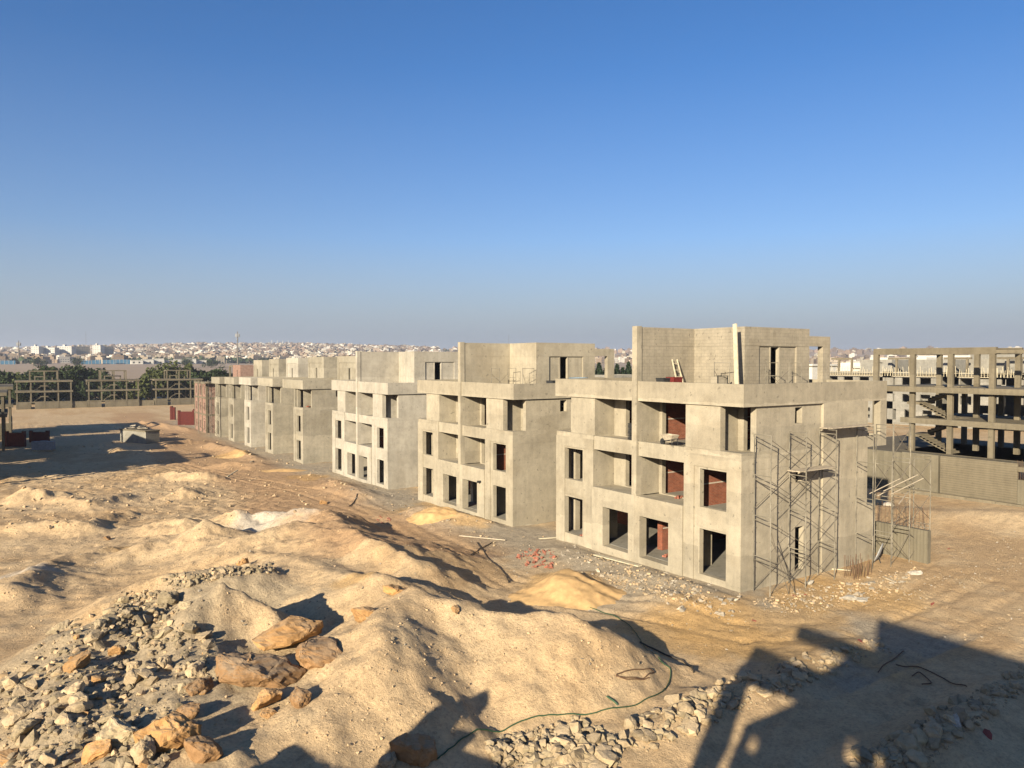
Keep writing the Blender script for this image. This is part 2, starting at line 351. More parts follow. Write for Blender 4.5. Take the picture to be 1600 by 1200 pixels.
class MB:
    def __init__(s): s.v = []; s.f = []
    def box(s, x0, x1, y0, y1, z0, z1):
        b = len(s.v); s.v += [(x, y, z) for z in (z0, z1) for y in (y0, y1) for x in (x0, x1)]
        s.f += [tuple(b+i for i in q) for q in ((0,2,3,1),(4,5,7,6),(0,1,5,4),(2,6,7,3),(0,4,6,2),(1,3,7,5))]; return s
    def tube(s, a, b, r, n=6, r2=None):
        a, b = Vector(a), Vector(b); r2 = r if r2 is None else r2
        d = (b-a).normalized(); u = d.cross(Vector((0, 0, 1)) if abs(d.z) < .9 else Vector((1, 0, 0))).normalized(); w_ = d.cross(u)
        k = len(s.v)
        for p, rr in ((a, r), (b, r2)):
            for i in range(n):
                t = 2*math.pi*i/n; s.v.append(tuple(p+(u*math.cos(t)+w_*math.sin(t))*rr))
        for i in range(n): j = (i+1) % n; s.f.append((k+i, k+j, k+n+j, k+n+i))
        s.f.append(tuple(k+i for i in range(n))[::-1]); s.f.append(tuple(k+n+i for i in range(n))); return s
    def path(s, pts, r, n=5):
        for a, b in zip(pts, pts[1:]): s.tube(a, b, r, n)
        return s
    def bar(s, a, b, wd, th, up=(0, 0, 1)):
        a, b = Vector(a), Vector(b); d = (b-a).normalized(); u = Vector(up).cross(d)
        u = u.normalized() if u.length > 1e-4 else Vector((1, 0, 0)); w_ = d.cross(u); k = len(s.v)
        for p in (a, b):
            for i, j in ((-1,-1),(1,-1),(1,1),(-1,1)): s.v.append(tuple(p+u*i*wd/2+w_*j*th/2))
        s.f += [tuple(k+i for i in q) for q in ((3,2,1,0),(4,5,6,7),(0,1,5,4),(1,2,6,5),(2,3,7,6),(3,0,4,7))]; return s
    def prism(s, poly, x0, x1):                            # polygon in (y,z) extruded along x
        k = len(s.v); n = len(poly)
        s.v += [(x0, y, z) for y, z in poly]+[(x1, y, z) for y, z in poly]
        s.f += [tuple(k+i for i in range(n)), tuple(k+n+i for i in range(n))[::-1]]
        for i in range(n): j = (i+1) % n; s.f.append((k+j, k+i, k+n+i, k+n+j))
        return s
    def mesh(s, name):
        me = bpy.data.meshes.new(name); me.from_pydata(s.v, [], s.f); me.update(); return me
    def build(s, name, mat, parent=None, loc=None): return link(name, s.mesh(name), mat, parent, loc)

def vox(ops, mats, parent, jitter=0):
    """ops: (label, x0,x1,y0,y1,z0,z1); label None cuts.  One watertight mesh per label, nothing coplanar between labels."""
    ops = [(l,)+tuple(round(v, 4) for v in b) for l, *b in ops]
    cs = [np.array(sorted({o[1+2*a] for o in ops}|{o[2+2*a] for o in ops})) for a in range(3)]
    L = np.zeros([len(c)-1 for c in cs], np.int16); names = []
    for l, *b in ops:
        sl = tuple(slice(np.searchsorted(cs[a], b[2*a]), np.searchsorted(cs[a], b[2*a+1])) for a in range(3))
        if l is None: L[sl] = 0
        else:
            if l not in names: names.append(l)
            L[sl] = names.index(l)+1
    P = np.pad(L, 1)
    out = {}
    faces = {l: [] for l in names}
    for a in range(3):
        A = np.moveaxis(P, a, 0); lo, hi = A[:-1], A[1:]
        b_, c_ = [x for x in range(3) if x != a]
        for flip, (p, q) in enumerate(((lo, hi), (hi, lo))):
            m = (p > 0) & (q == 0); I = np.argwhere(m)
            order = np.lexsort((I[:, 2], I[:, 1], I[:, 0])); I = I[order]
            run = None
            def emit(r):
                i, j, k0, k1, lab = r
                pa = cs[a][i]; pb = (cs[b_][j-1], cs[b_][j]); pc = (cs[c_][k0-1], cs[c_][k1])
                quad = []
                for (bb, cc) in ((0, 0), (1, 0), (1, 1), (0, 1)):
                    v = [0, 0, 0]; v[a] = pa; v[b_] = pb[bb]; v[c_] = pc[cc]; quad.append(tuple(v))
                sgn = (a != 1)
                if (flip == 0) != sgn: quad.reverse()
                faces[names[lab-1]].append(quad)
            for i, j, k in I:
                lab = p[i, j, k]
                if run and run[0] == i and run[1] == j and run[3] == k-1 and run[4] == lab: run = (i, j, run[2], k, lab)
                else:
                    if run: emit(run)
                    run = (i, j, k, k, lab)
            if run: emit(run)
    for l in names:
        idx = {}; vs = []; fs = []
        for q in faces[l]:
            t = []
            for v in q:
                if v not in idx: idx[v] = len(vs); vs.append(v)
                t.append(idx[v])
            fs.append(t)
        if not fs: continue
        nm = l.split('#')[0]
        me = bpy.data.meshes.new(nm); me.from_pydata(vs, [], fs); me.update()
        out[l] = link(nm, me, mats[l] if l in mats else mats.get(nm, M['render']), parent)
    return out

# ------------------------------------------------------------------ GROUND
def graded(lo, hi, f0, f1, fine, grow=1.06):
    c = [f0]; s = fine
    while c[-1] < f1: c.append(c[-1]+fine)
    s = fine
    while c[-1] < hi: s = min(s*grow, 400); c.append(c[-1]+s)
    s = fine; l = [f0]
    while l[-1] > lo: s = min(s*grow, 400); l.append(l[-1]-s)
    return np.array(l[::-1][:-1]+c)
gx = graded(-4000, 9000, 2, 40, .14, 1.045); gy = graded(-300, 9000, 11, 100, .15, 1.045)
GX, GY = np.meshgrid(gx, gy, indexing='ij'); GZ = height(GX, GY)
nx, ny = GX.shape
me = bpy.data.meshes.new('ground')
vv = np.stack([GX, GY, GZ], -1).reshape(-1, 3)
ii = np.arange(nx*ny).reshape(nx, ny)
q = np.stack([ii[:-1, :-1], ii[1:, :-1], ii[1:, 1:], ii[:-1, 1:]], -1).reshape(-1, 4)
me.vertices.add(len(vv)); me.vertices.foreach_set('co', vv.ravel())
me.loops.add(q.size); me.loops.foreach_set('vertex_index', q.ravel())
me.polygons.add(len(q)); me.polygons.foreach_set('loop_start', np.arange(len(q))*4); me.polygons.foreach_set('loop_total', np.full(len(q), 4))
me.update(calc_edges=True); me.polygons.foreach_set('use_smooth', np.ones(len(q), bool))
# soil colours by place: sand, reddish haul road, cement-grey spill by the houses, orange patches, pale crushed stone
x, y = GX.ravel(), GY.ravel()
col = np.tile(np.array([.485, .345, .19]), (len(x), 1))
def blend(mask, c): col[:] = col*(1-mask[:, None])+np.array(c)*mask[:, None]
n1 = fbm(x*.12, y*.12, 4, 3); n2 = fbm(x*.5, y*.5, 4, 8); n3 = fbm(x*.05, y*.05, 3, 14)
blend(ss(.45, .7, n1)*.7, (.42, .275, .135)); blend(ss(.5, .75, n2)*.5, (.55, .41, .235))
def spot(px, py, rx, c, k=1.0, ry=None, seed=1, h=0):
    p = on_z(px, py, h+float(base_h(*on_z(px, py, 0)[:2]))); dx = (x-p[0])*ca-(y-p[1])*sa; dy = (x-p[0])*sa+(y-p[1])*ca
    d = np.hypot(dx/rx, dy/(ry or rx)) + (fbm(x*.6, y*.6, 4, seed)-.5)*1.1
    blend((1-ss(.6, 1.1, d))*k, c)
dfront = np.abs(x-28.8+(n2-.5)*6); blend((1-ss(2.0, 6.5, dfront))*(y > 15)*(y < 190)*.88, (.335, .28, .195))
road = 1-ss(3, 7, np.abs(x-(19+.03*y)+6*(n3-.5))); blend(road*(y > 38)*(y < 230)*.75, (.38, .23, .115))
for a in ((690,790,3.2),(870,915,2.6),(650,800,2.5),(740,820,2),(1330,930,4),(700,800,3),(480,745,3),(370,712,3.2),(560,965,1.2),(200,860,1.4),(1080,985,4),(1200,990,5)): spot(*a, (.50, .30, .105), .55, seed=int(a[0]))
for a in ((440,800,3.0,1.8),(400,800,2.5,1.8),(30,905,2.0,0)): spot(a[0], a[1], a[2], (.48, .42, .32), .6, seed=int(a[0]), h=a[3])
for a in ((300,930,5,2),(180,990,5,1.8),(80,1080,6,1.5),(350,900,4,2),(250,1060,4,2)): spot(a[0], a[1], a[2], (.37, .29, .18), .7, seed=int(a[0]), h=a[3])
spot(760, 872, 1.3, (.20, .14, .09), .8, .6, 55)
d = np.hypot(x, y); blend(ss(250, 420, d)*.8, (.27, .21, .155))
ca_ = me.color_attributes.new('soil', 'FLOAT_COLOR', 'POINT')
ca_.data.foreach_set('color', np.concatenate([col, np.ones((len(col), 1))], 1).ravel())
m, n, b = newmat('sandy_soil')
at = nd(n, 'ShaderNodeAttribute', attribute_name='soil'); v = coords(n, False)
g1 = noise(n, v, 1.7, 8, .7); g2 = noise(n, v, 9, 6, .75); g3 = noise(n, v, 40, 3, .6)
c = mix(n, .8, at.outputs['Color'], ramp(n, g1, [(.25, (.62, .60, .58)), (.5, (1, 1, 1)), (.75, (1.25, 1.23, 1.18))]), 'MULTIPLY')
c = mix(n, .65, c, ramp(n, g2, [(.3, (.5, .48, .46)), (.5, (1, 1, 1)), (.72, (1.28, 1.27, 1.22))]), 'MULTIPLY')
n.links.new(c, b.inputs['Base Color']); b.inputs['Roughness'].default_value = 1
wv = nd(n, 'ShaderNodeTexWave'); wv.inputs['Scale'].default_value = 1.1; wv.inputs['Distortion'].default_value = 9; wv.inputs['Detail'].default_value = 4; wv.inputs['Detail Scale'].default_value = 1.5; n.links.new(v, wv.inputs['Vector'])
s1 = nd(n, 'ShaderNodeMath', operation='MULTIPLY_ADD'); n.links.new(g2, s1.inputs[0]); s1.inputs[1].default_value = .5; n.links.new(g1, s1.inputs[2])
s2 = nd(n, 'ShaderNodeMath', operation='MULTIPLY_ADD'); n.links.new(g3, s2.inputs[0]); s2.inputs[1].default_value = .12; n.links.new(s1.outputs[0], s2.inputs[2])
s3 = nd(n, 'ShaderNodeMath', operation='MULTIPLY_ADD'); n.links.new(wv.outputs[1], s3.inputs[0]); s3.inputs[1].default_value = .0; n.links.new(s2.outputs[0], s3.inputs[2])
bump(n, b, s3.outputs[0], .85, .13)
gr = link('ground', me, m); gr['kind'] = 'structure'

# ------------------------------------------------------------------ HOUSES (x = depth from the front, y = along the front, z = up)
CEN = 7.8; W2 = 15.5; DEP = 12.95
def half(my, bal):
    """one dwelling of a pair; my mirrors y about the party wall, bal numbers its own parts"""
    def Y(a, b): return (a, b) if not my else (2*CEN-b-.0, 2*CEN-a-.0)
    o = []
    def A(l, x0, x1, y0, y1, z0, z1):
        a, b = Y(y0, y1)
        if l in ('wall', 'cornice', 'loggia_wall', 'balcony_wall', 'rear_balcony'): l += '#h%d' % my
        o.append((l, x0, x1, a, b, z0, z1))
    def win(y0, y1, z0, z1, face=0.0, th=.35, k=''):          # opening with its plastered surround
        A('window_surround#%s%s%.1f%.1f' % (my, k, y0, z0), face+.05, th, y0-.1, y1+.1, z0-.001, z1+.1)
        A(None, face-.3, th+.3, y0, y1, z0, z1)
    # interior slabs first
    for z in (3.55, 6.72): A('floor_slab', .3, 10.7, .4, CEN, z, z+.2)
    A('floor_slab', .03, 11.84, .12, CEN, -1.5, .3)
    A('back_wall', 10.7, 11.0, .3, CEN, .3, 9.4)
    A(None, 10.6, 11.1, 2.0, 3.0, 4.4, 5.9); A(None, 10.6, 11.1, 5.2, 6.6, 1.0, 2.7)
    # partitions of red brick with a pale tie course
    A('brick_partition#%d' % my, .45, 10.7, 3.46, 3.60, 3.75, 6.72); A('brick_partition#%d' % my, 1.9, 10.7, 3.46, 3.60, 6.92, 9.4)
    A('brick_partition#%d' % my, 5.0, 5.14, .4, 3.4, .3, 3.55)
    for z in (1.7, 4.95, 7.9):
        pass
    # bay: front wall, side wall
    A('wall', 0, .35, .1, 3.97, -1.5, 6.77); A('wall', .35, 6.7, .1, .4, -1.5, 6.77)
    A('wall', .35, 2.05, 3.75, 3.97, -1.5, 9.4)
    A('cornice', .025, 6.7, .13, 3.97, 6.77, 7.06); A(None, .5, 6.75, .5, 3.7, 6.93, 7.2)
    A(None, -.1, .06, 1.03, 3.25, -1.5, 6.11)
    A(None, -.1, .012, .05, 3.97, 6.12, 6.15); A(None, -.1, 6.7, .05, .112, 6.12, 6.15)
    win(1.03, 2.86, 3.95, 6.0); win(1.03, 2.86, .35, 2.79)
    # second floor: panel, corner loggia, inner wall
    A('wall', .12, .5, 1.57, 3.97, 7.06, 9.4); A(None, .10, .128, 1.57, 3.97, 7.93, 7.95)
    A('loggia_wall', .75, 2.0, 1.98, 2.12, 6.93, 9.4); A('loggia_wall', 2.0, 2.3, 1.6, 2.12, 6.93, 9.4)
    A('wall', 1.2, 6.7, .16, .52, 7.06, 9.4); A('wall', 6.7, 11.0, 0, .35, -1.5, 9.4); A('wall', 11.0, 11.84, 0, .35, -1.5, 3.3)
    for xx, z0, z1 in ((4.38, 8.38, 9.24), (4.4, 5.2, 5.95)): A(None, xx, xx+.62, -.2, .6, z0, z1)
    A(None, 4.4, 5.15, -.2, .6, .4, 2.8)
    A('rear_balcony', 11.0, 12.95, 0, .18, 6.72, 7.36); A('rear_balcony', 11.0, 12.95, .18, CEN, 6.72, 6.92); A('rear_balcony', 12.77, 12.95, .18, CEN, 6.92, 7.36)
    A('column#r%d' % my, 12.3, 12.95, 0.0, .4, 7.36, 9.4)
    # balcony bay
    for z0, z1 in ((3.75, 6.72), (6.92, 9.4)):
        A('balcony_wall', 1.75, 2.05, 3.97, 7.6, z0, z1)
        A('door_surround#%d%.1f' % (my, z0), 1.74, 2.05, 4.97, 7.45, z0, z1-.05 if z0 < 4 else z1)
        A(None, 1.6, 2.1, 5.07, 7.35, z0+.08, 6.40 if z0 < 4 else 9.35)
    A('balcony_wall', .02, 2.05, 7.6, CEN, 3.85, 9.4)
    A('balcony#%d' % my, .08, .3, 3.97, 7.6, 6.17, 7.02); A('balcony#%d' % my, .3, 1.75, 3.97, 7.6, 6.72, 6.95)
    A('entrance_portal#%d' % my, -.1, .45, 3.97, CEN, -1.5, 3.83); A('entrance_portal#%d' % my, .45, 1.75, 3.97, CEN, 3.55, 3.78)
    A(None, -.2, .5, 5.01, 7.31, .28, 2.7)
    A('party_wall', 2.05, 10.7, 7.6, CEN, .3, 9.4)
    if True:                                                    # a bare column standing inside each room
        A('column#i%d' % my, 1.9, 2.3, 6.2, 6.6, .3, 3.55); A('column#j%d' % my, 1.1, 1.5, .45, .8, .3, 6.72)
    # roof: slab, parapet
    A('roof_slab', .25, 12.7, .22, CEN, 9.4, 9.68)
    A('parapet', 0, DEP, 0, .22, 9.4, 10.55); A('parapet', 0, .25, .22, CEN, 9.4, 10.55); A('parapet', 12.7, DEP, .22, CEN, 9.4, 10.55)
    return o
def penthouse(my, rough):
    def Y(a, b): return (a, b) if not my else (2*CEN-b, 2*CEN-a)
    o = []
    def A(l, x0, x1, y0, y1, z0, z1): a, b = Y(y0, y1); o.append((l, x0, x1, a, b, z0, z1))
    A('penthouse', .30, 5.0, 7.65, CEN, 9.68, 13.72); A('penthouse', 4.76, 5.0, 3.82, 7.65, 9.68, 13.72)
    A('penthouse', 5.0, 10.88, 3.82, 4.1, 9.68, 13.72); A('penthouse', 10.6, 10.88, 4.1, CEN, 9.68, 13.72)
    A('penthouse', 5.0, 10.6, 4.1, CEN, 12.6, 12.8)
    A(None, 4.0, 4.775, 3.7, 7.62, 12.60, 12.63); A(None, 4.7, 10.9, 3.7, 3.835, 12.60, 12.63); A(None, .32, 4.7, 7.5, 7.663, 12.60, 12.63)
    A(None, 6.06, 9.6, 3.7, 3.93, 9.0, 12.6)
    A('door_surround#p%d' % my, 7.12, 8.12, 3.90, 4.13, 9.68, 12.58); A(None, 7.23, 8.0, 3.6, 4.4, 9.68, 12.55)
    A('roof_beam#%d' % my, 10.88, 13.05, 3.82, 4.1, 12.65, 13.28)
    A('roof_beam#%d' % my, 12.3, 13.05, 3.82, 4.2, 9.68, 12.65)
    return o
def pair(name_label, loc, mat, rough=False, pent=True):
    root = empty('townhouse', loc, 0, name_label, 'house', 'pairs of concrete townhouses along the street')
    ops = half(0, 0)+half(1, 1)
    ops.append(('pillar', -.1, .3, 7.6, 8.0, 3.83, 13.77))
    mats = {'wall': M[mat], 'brick_partition': M['brick'], 'party_wall': M['brick'], 'floor_slab': M['grey'], 'back_wall': M['grey']}
    for k in ('cornice', 'window_surround', 'door_surround', 'balcony', 'balcony_wall', 'entrance_portal', 'pillar', 'parapet', 'roof_slab', 'loggia_wall', 'rear_balcony', 'column', 'roof_beam'): mats[k] = M[mat]
    mats['penthouse'] = M['rough'] if rough else M[mat]; mats['roof_beam'] = mats['penthouse']
    ops += penthouse(0, rough)+penthouse(1, rough)
    out = vox(ops, mats, root)
    # mortar tie lines across the interior brickwork
    for my in (0, 1):
        yb = 3.46 if not my else 2*CEN-3.60
        for z in (4.95, 7.75, 8.5):
            MB().box(.5 if z < 6 else 1.95, 10.6, yb-.012, yb+.05, z, z+.07).build('mortar_course', M['plaster_line'], root)
    for z in (1.6, 4.95, 8.2): MB().box(2.1, 10.6, 7.588, 7.65, z, z+.07).build('mortar_course', M['plaster_line'], root)
    return root
def single(label, loc, mat, wd=10.4):
    root = empty('townhouse', loc, 0, label, 'house', 'terrace of single concrete townhouses')
    ops = [o for o in half(0, 0)]
    ops += [(None, -.3, 3.2, 3.98, 8.0, -2, 9.4), (None, -.3, .0, 3.9, 8.0, -2, 9.4), (None, -.3, 13.2, wd-.36, 9, -2, 14)]
    ops += [(None, -.1, .74, .55, 3.74, 7.07, 9.4), ('column#lg', .3, .6, 3.1, 3.4, 6.93, 9.4)]
    CN = wd-1.0
    E_ = []
    def A(*a): E_.append(a)
    for z in (3.55, 6.72): A('floor_slab', 3.5, 10.7, CN, wd-.3, z, z+.2)
    A('floor_slab', 3.25, 11, CN, wd-.1, -2, .3)
    A('wall', 3.2, 3.5, 3.98, wd-.3, -2, 9.4); A('wall', 3.2, 11.0, wd-.35, wd-.05, -2, 9.4); A('wall', 1.75, 3.2, 3.75, 3.97, -2, 9.4)
    A(None, 3.0, 3.6, 5, 7, .4, 2.8); A(None, 3.0, 3.6, 5, 6.6, 4.2, 6.0)
    A('roof_slab', .25, 12.7, CN, wd-.2, 9.4, 9.68)
    A('parapet', 0, .25, CN, wd, 9.4, 10.55); A('parapet', 12.7, DEP, CN, wd, 9.4, 10.55); A('parapet', .25, 12.7, wd-.22, wd, 9.4, 10.55)
    A('penthouse', 7.5, 12.6, .3, min(wd-.5, 8.0), 9.68, 13.65); A(None, 7.75, 12.35, .55, min(wd-.75, 7.75), 9.68, 12.9)
    A(None, 7.3, 7.58, .9, min(wd-1.0, 7.4), 9.68, 12.75); A(None, 7.3, 7.9, 3.4, 4.1, 9.68, 12.0); A(None, 10.2, 11.1, .1, .7, 9.68, 12.1)
    mats = {k: M[mat] for k in ('wall','cornice','window_surround','door_surround','balcony','balcony_wall','entrance_portal','parapet','roof_slab','loggia_wall','rear_balcony','column','penthouse')}
    mats.update(brick_partition=M['brick'], party_wall=M['brick'], floor_slab=M['grey'], back_wall=M['grey'])
    vox(ops+E_, mats, root)
    return root
pair('nearest beige townhouse pair with rough block roof rooms and scaffolding on its side', (30.25, 24.5, 0), 'render', True)
pair('second townhouse pair from the camera, plain smooth roof rooms, a water butt on its roof', (30.1, 44.95, -.48), 'render')
pair('third townhouse pair, pale render with damp patches low on its side wall', (30.3, 67.4, -.93), 'render_pale')
SINGLES = [(92.4, -1.17, 'render_grey', 8.6, 'first single townhouse beyond the three pairs, tall grey side wall'),
           (105.6, -1.2, 'render_grey', 7.8, 'second single townhouse of the terrace, blotchy grey side wall'),
           (117.4, -1.3, 'render_pale', 7.2, 'third single townhouse of the terrace, faintly banded side wall'),
           (128.0, -1.45, 'render_grey', 6.6, 'fourth single townhouse of the terrace, narrow view of its grey side'),
           (138.4, -1.6, 'render_grey', 6.6, 'fifth single townhouse of the terrace, just before the red brick shell')]
for y_, z_, m_, w_, l_ in SINGLES: single(l_, (30.0, y_, z_), m_, w_)
# far end: unrendered brick shell in a concrete frame
root = empty('brick_shell_house', (29.9, 149, -1.9), 0, 'unrendered pink brick house shell at the far end of the terrace', 'house')
ops = [('wall', 0, 11, 0, .25, -1, 9.4), ('wall', 0, .25, .25, 11, -1, 9.4), ('wall', 0, 11, 10.8, 11, -1, 9.4), ('wall', 6.5, 6.7, 1, 7, 9.7, 13), ('wall', 6.7, 11, 1, 1.2, 9.7, 13), ('roof_slab', 0, 11, 0, 11, 13.0, 13.01)]
ops = ops[:-1]
for z in (3.4, 6.6, 9.4): ops.append(('floor_slab', -.12, 11.1, -.12, 11.1, z, z+.3))
for yy in (0, 3.6, 7.2, 10.7):
    for xx in (0, 5, 10.6): ops.append(('column#%d%d' % (xx, yy), xx-.1, xx+.3, yy-.1, yy+.3, -1, 9.9))
for yy in (1.2, 5.0, 8.6):
    for z in (.8, 4.3, 7.4): ops.append((None, -.2, .4, yy, yy+1.2, z, z+1.5))
ops += [(None, -.2, .4, 4.6, 6, 7.2, 9.2), (None, 6.3, 6.9, 3, 3.8, 10, 12)]
ops += [('roof_frame', 6.4, 6.7, 9.5, 9.8, 9.7, 12.9), ('roof_frame', 6.4, 6.7, 7.2, 9.8, 12.6, 12.9)]
vox(ops, {'wall': M['brick_pale'], 'floor_slab': M['frame'], 'column': M['frame'], 'roof_frame': M['frame']}, root)

# ------------------------------------------------------------------ SCAFFOLDING
def frame_bm(wd=1.0, h=2.05):
    f = MB(); r = .03
    f.tube((0, 0, 0), (0, 0, h), r); f.tube((0, -wd, 0), (0, -wd, h), r)
    for z in (h-.02, h-.24): f.tube((0, 0, z), (0, -wd, z), r*.8)
    for y in (0, -wd):
        f.tube((-.02, y, h*.33), (.09, y, h*.33), r*.7); f.tube((-.02, y, h*.7), (.09, y, h*.7), r*.7)
    return f.mesh('scaffold_frame')
FR = frame_bm(); FR.materials.append(M['pipe'])
def scaffold(loc, xs, lifts, label, tops=None, wall_gap=.25, mat='pipe', boards=(), h=2.05, jit=.02, rz=0, skip=-1):
    root = empty('scaffolding', loc, rz, label, 'scaffolding')
    for i, x_ in enumerate(xs):
        for k in range(lifts if tops is None else tops[i]):
            o = link('frame', FR, None, root, (x_+random.uniform(-jit, jit), -wall_gap+random.uniform(-jit, jit), k*h)); o.rotation_euler = (random.uniform(-.006, .006), random.uniform(-.006, .006), random.uniform(-.02, .02))
    for i in range(len(xs)-1):
        if i == skip: continue
        top = min((tops[i], tops[i+1])) if tops else lifts
        for k in range(top):
            for y_ in ((-wall_gap-1.0,) if k % 2 else (-wall_gap, -wall_gap-1.0)):
                a, b = (xs[i], y_, k*h+.3), (xs[i+1], y_, k*h+h-.25)
                c_, d_ = (xs[i], y_, k*h+h-.25), (xs[i+1], y_, k*h+.3)
                MB().tube(a, b, .017, 5).tube(c_, d_, .017, 5).build('cross_brace', M['pipe_dark'], root)
    for x0, x1, z, wd in boards:
        bd = MB()
        for j in range(3): bd.bar((x0-.2+random.uniform(-.1, .1), -wall_gap-.25-j*.26, z+.03+.01*j), (x1+.2+random.uniform(-.1, .15), -wall_gap-.25-j*.26, z+.04), wd, .05)
        bd.build('deck_board', M['wood_grey'], root)
    return root
gz = 0.0
scaffold((30.25, 24.6, -.15), (.75, 3.6, 6.15, 9.75), 4, 'tall tube scaffolding standing against the side of the nearest house', None, .2, boards=((3.5, 6.3, 6.12, .24), (6.2, 9.75, 8.22, .24)), skip=2)
for s_ in ():
    pass
r2 = scaffold((30.25, 24.0, -.1), (11.0, 12.9, 15.2), 2, 'scaffold bays wrapping the back corner of the nearest house', (4, 4, 3), .0)
# loose crossed props on those bays
root = empty('timber_props', (42.0, 23.2, 4.2), 0, 'tangle of crossed timber poles on the rear scaffold bays', 'timber')
for k in range(5):
    a = random.uniform(-.5, .5); c0 = Vector((random.uniform(-.6, .8), random.uniform(-.6, .3), random.uniform(-.2, .3)))
    MB().tube(c0-Vector((1.1, a, .25+a*.5)), c0+Vector((1.3, a*.6, .35-a)), .03, 5).build('pole', M['wood_grey'], root)
# props leaning across the first bays
def prop(a, b, r, mat, label, cat='pole', group=None, name='steel_prop'):
    o = MB().tube((0, 0, 0), tuple(Vector(b)-Vector(a)), r, 6).build(name, M[mat]); o.location = a; tag(o, label, cat, group); return o
prop((30.25+1.9, 23.1, -.1), (30.25+.8, 23.4, 3.2), .022, 'pipe_dark', 'thin dark prop leaning inside the first scaffold bay')
prop((30.25+2.3, 23.0, -.1), (30.25+1.0, 23.5, 2.7), .022, 'pipe_dark', 'shorter dark prop crossing the first scaffold bay')
scaffold((29.9, 148.8, -2.0), (-1.6, .2, 2.6), 5, 'pale scaffold tower at the front corner of the brick shell house', None, .2, boards=((-1.6, .2, 9.8, .24),))
scaffold((28.6, 139.5, -1.8), (0, 1.2), 4, 'dark scaffold tower beside the last rendered townhouse', None, .2)
# low scaffold trestles on the roofs
def trestle(loc, rz, label):
    root = empty('roof_trestle', loc, rz, label, 'scaffolding', None)
    for x_ in (0, 1.9):
        f = MB(); f.tube((x_, 0, 0), (x_, 0, 2.0), .022).tube((x_, -.9, 0), (x_, -.9, 2.0), .022)
        f.tube((x_, 0, 1.95), (x_, -.9, 1.95), .02).tube((x_, 0, 1.2), (x_, -.9, 1.2), .02).build('frame', M['pipe'], root)
    MB().tube((0, 0, .2), (1.9, 0, 1.5), .014, 5).tube((0, 0, 1.5), (1.9, 0, .2), .014, 5).build('cross_brace', M['pipe_dark'], root)
    return root
trestle((30.25+3.1, 24.5+4.6, 9.68), R(20), 'small steel trestle on the nearest roof terrace by the leaning plank')
trestle((30.25+6.0, 24.5+3.3, 9.68), R(-6), 'steel trestle before the rough wall of the nearest roof room')
trestle((30.1+2.0, 44.95+6.2, 9.2), R(12), 'steel trestle against the party wall on the second roof')
trestle((30.1+3.7, 44.95+4.2, 9.2), R(55), 'steel trestle before the sunlit roof wall of the second house')

# things on the nearest roof
root = empty('ladder', (30.25+2.3, 24.5+6.9, 9.68), 0, 'short whitish wooden ladder leaning on the nearest roof wall', 'ladder')
pp = on_y(1062, 596, 24.5+6.9); root.location = (pp[0], 24.5+6.9, 9.68)
for s_ in (0, .55):
    MB().bar((s_, 0, 0), (s_*.75+.0, .62, 2.15), .07, .05, (1, 0, 0)).build('rail', M['wood'], root)
for k in range(5):
    t = (k+.8)/5.4; MB().bar((0, .62*t, 2.15*t), (.55*(1-.25*t), .62*t, 2.15*t), .06, .035).build('rung', M['wood'], root)
pp = on_y(1152, 600, 24.5+3.1)
o = MB().bar((0, 0, 0), (.42, .55, 4.15), .26, .07, (1, 0, 0)).bar((.10, 0.0, 0), (.50, .52, 3.7), .06, .16, (1, 0, 0)).build('timber_plank', M['wood'], None, (pp[0], 24.5+3.1, 9.68)); tag(o, 'long pale plank leaning upright above the nearest roof parapet', 'plank')
def crate(loc, sx, sy, sz, mat, label, cat='crate', rz=0, name='crate', grp=None):
    root = empty(name, loc, rz, label, cat, grp); t = .03
    MB().box(0, sx, 0, t, 0, sz).box(0, sx, sy-t, sy, 0, sz).box(0, t, t, sy-t, 0, sz).box(sx-t, sx, t, sy-t, 0, sz).box(t, sx-t, t, sy-t, 0, .03).build('body', M[mat], root)
    MB().box(-.02, sx+.02, -.02, .0-.001, sz-.08, sz+.01).box(-.02, sx+.02, sy+.001, sy+.02, sz-.08, sz+.01).build('rim', M[mat], root)
    return root
def roofpt(px, yl, base=(30.25, 24.5)): p = on_y(px, 596, base[1]+yl); return p[0]
crate((roofpt(1029, 7.0), 24.5+6.6, 9.68), .75, .6, 1.05, 'black', 'dark mixing tub on the nearest roof, left of the red one', 'tub', name='mixing_tub')
crate((roofpt(1043, 6.8), 24.5+6.3, 9.68), .7, .6, 1.1, 'red', 'dull red tub on the nearest roof beside the ladder', 'tub', name='mixing_tub')
root = empty('panel_box', (roofpt(1117, 4.4), 24.5+4.2, 9.68), 0, 'pale panel box on the nearest roof beneath the bright wall', 'box')
MB().box(0, .8, 0, .5, 0, 1.15).build('body', M['rough'], root); MB().bar((-.02, -.02, 0), (-.02, -.02, 1.2), .04, .04).bar((.82, -.02, 0), (.82, -.02, 1.2), .04, .04).bar((-.04, -.02, 1.2), (.84, -.02, 1.2), .05, .05, (0, 1, 0)).build('frame', M['black'], root)
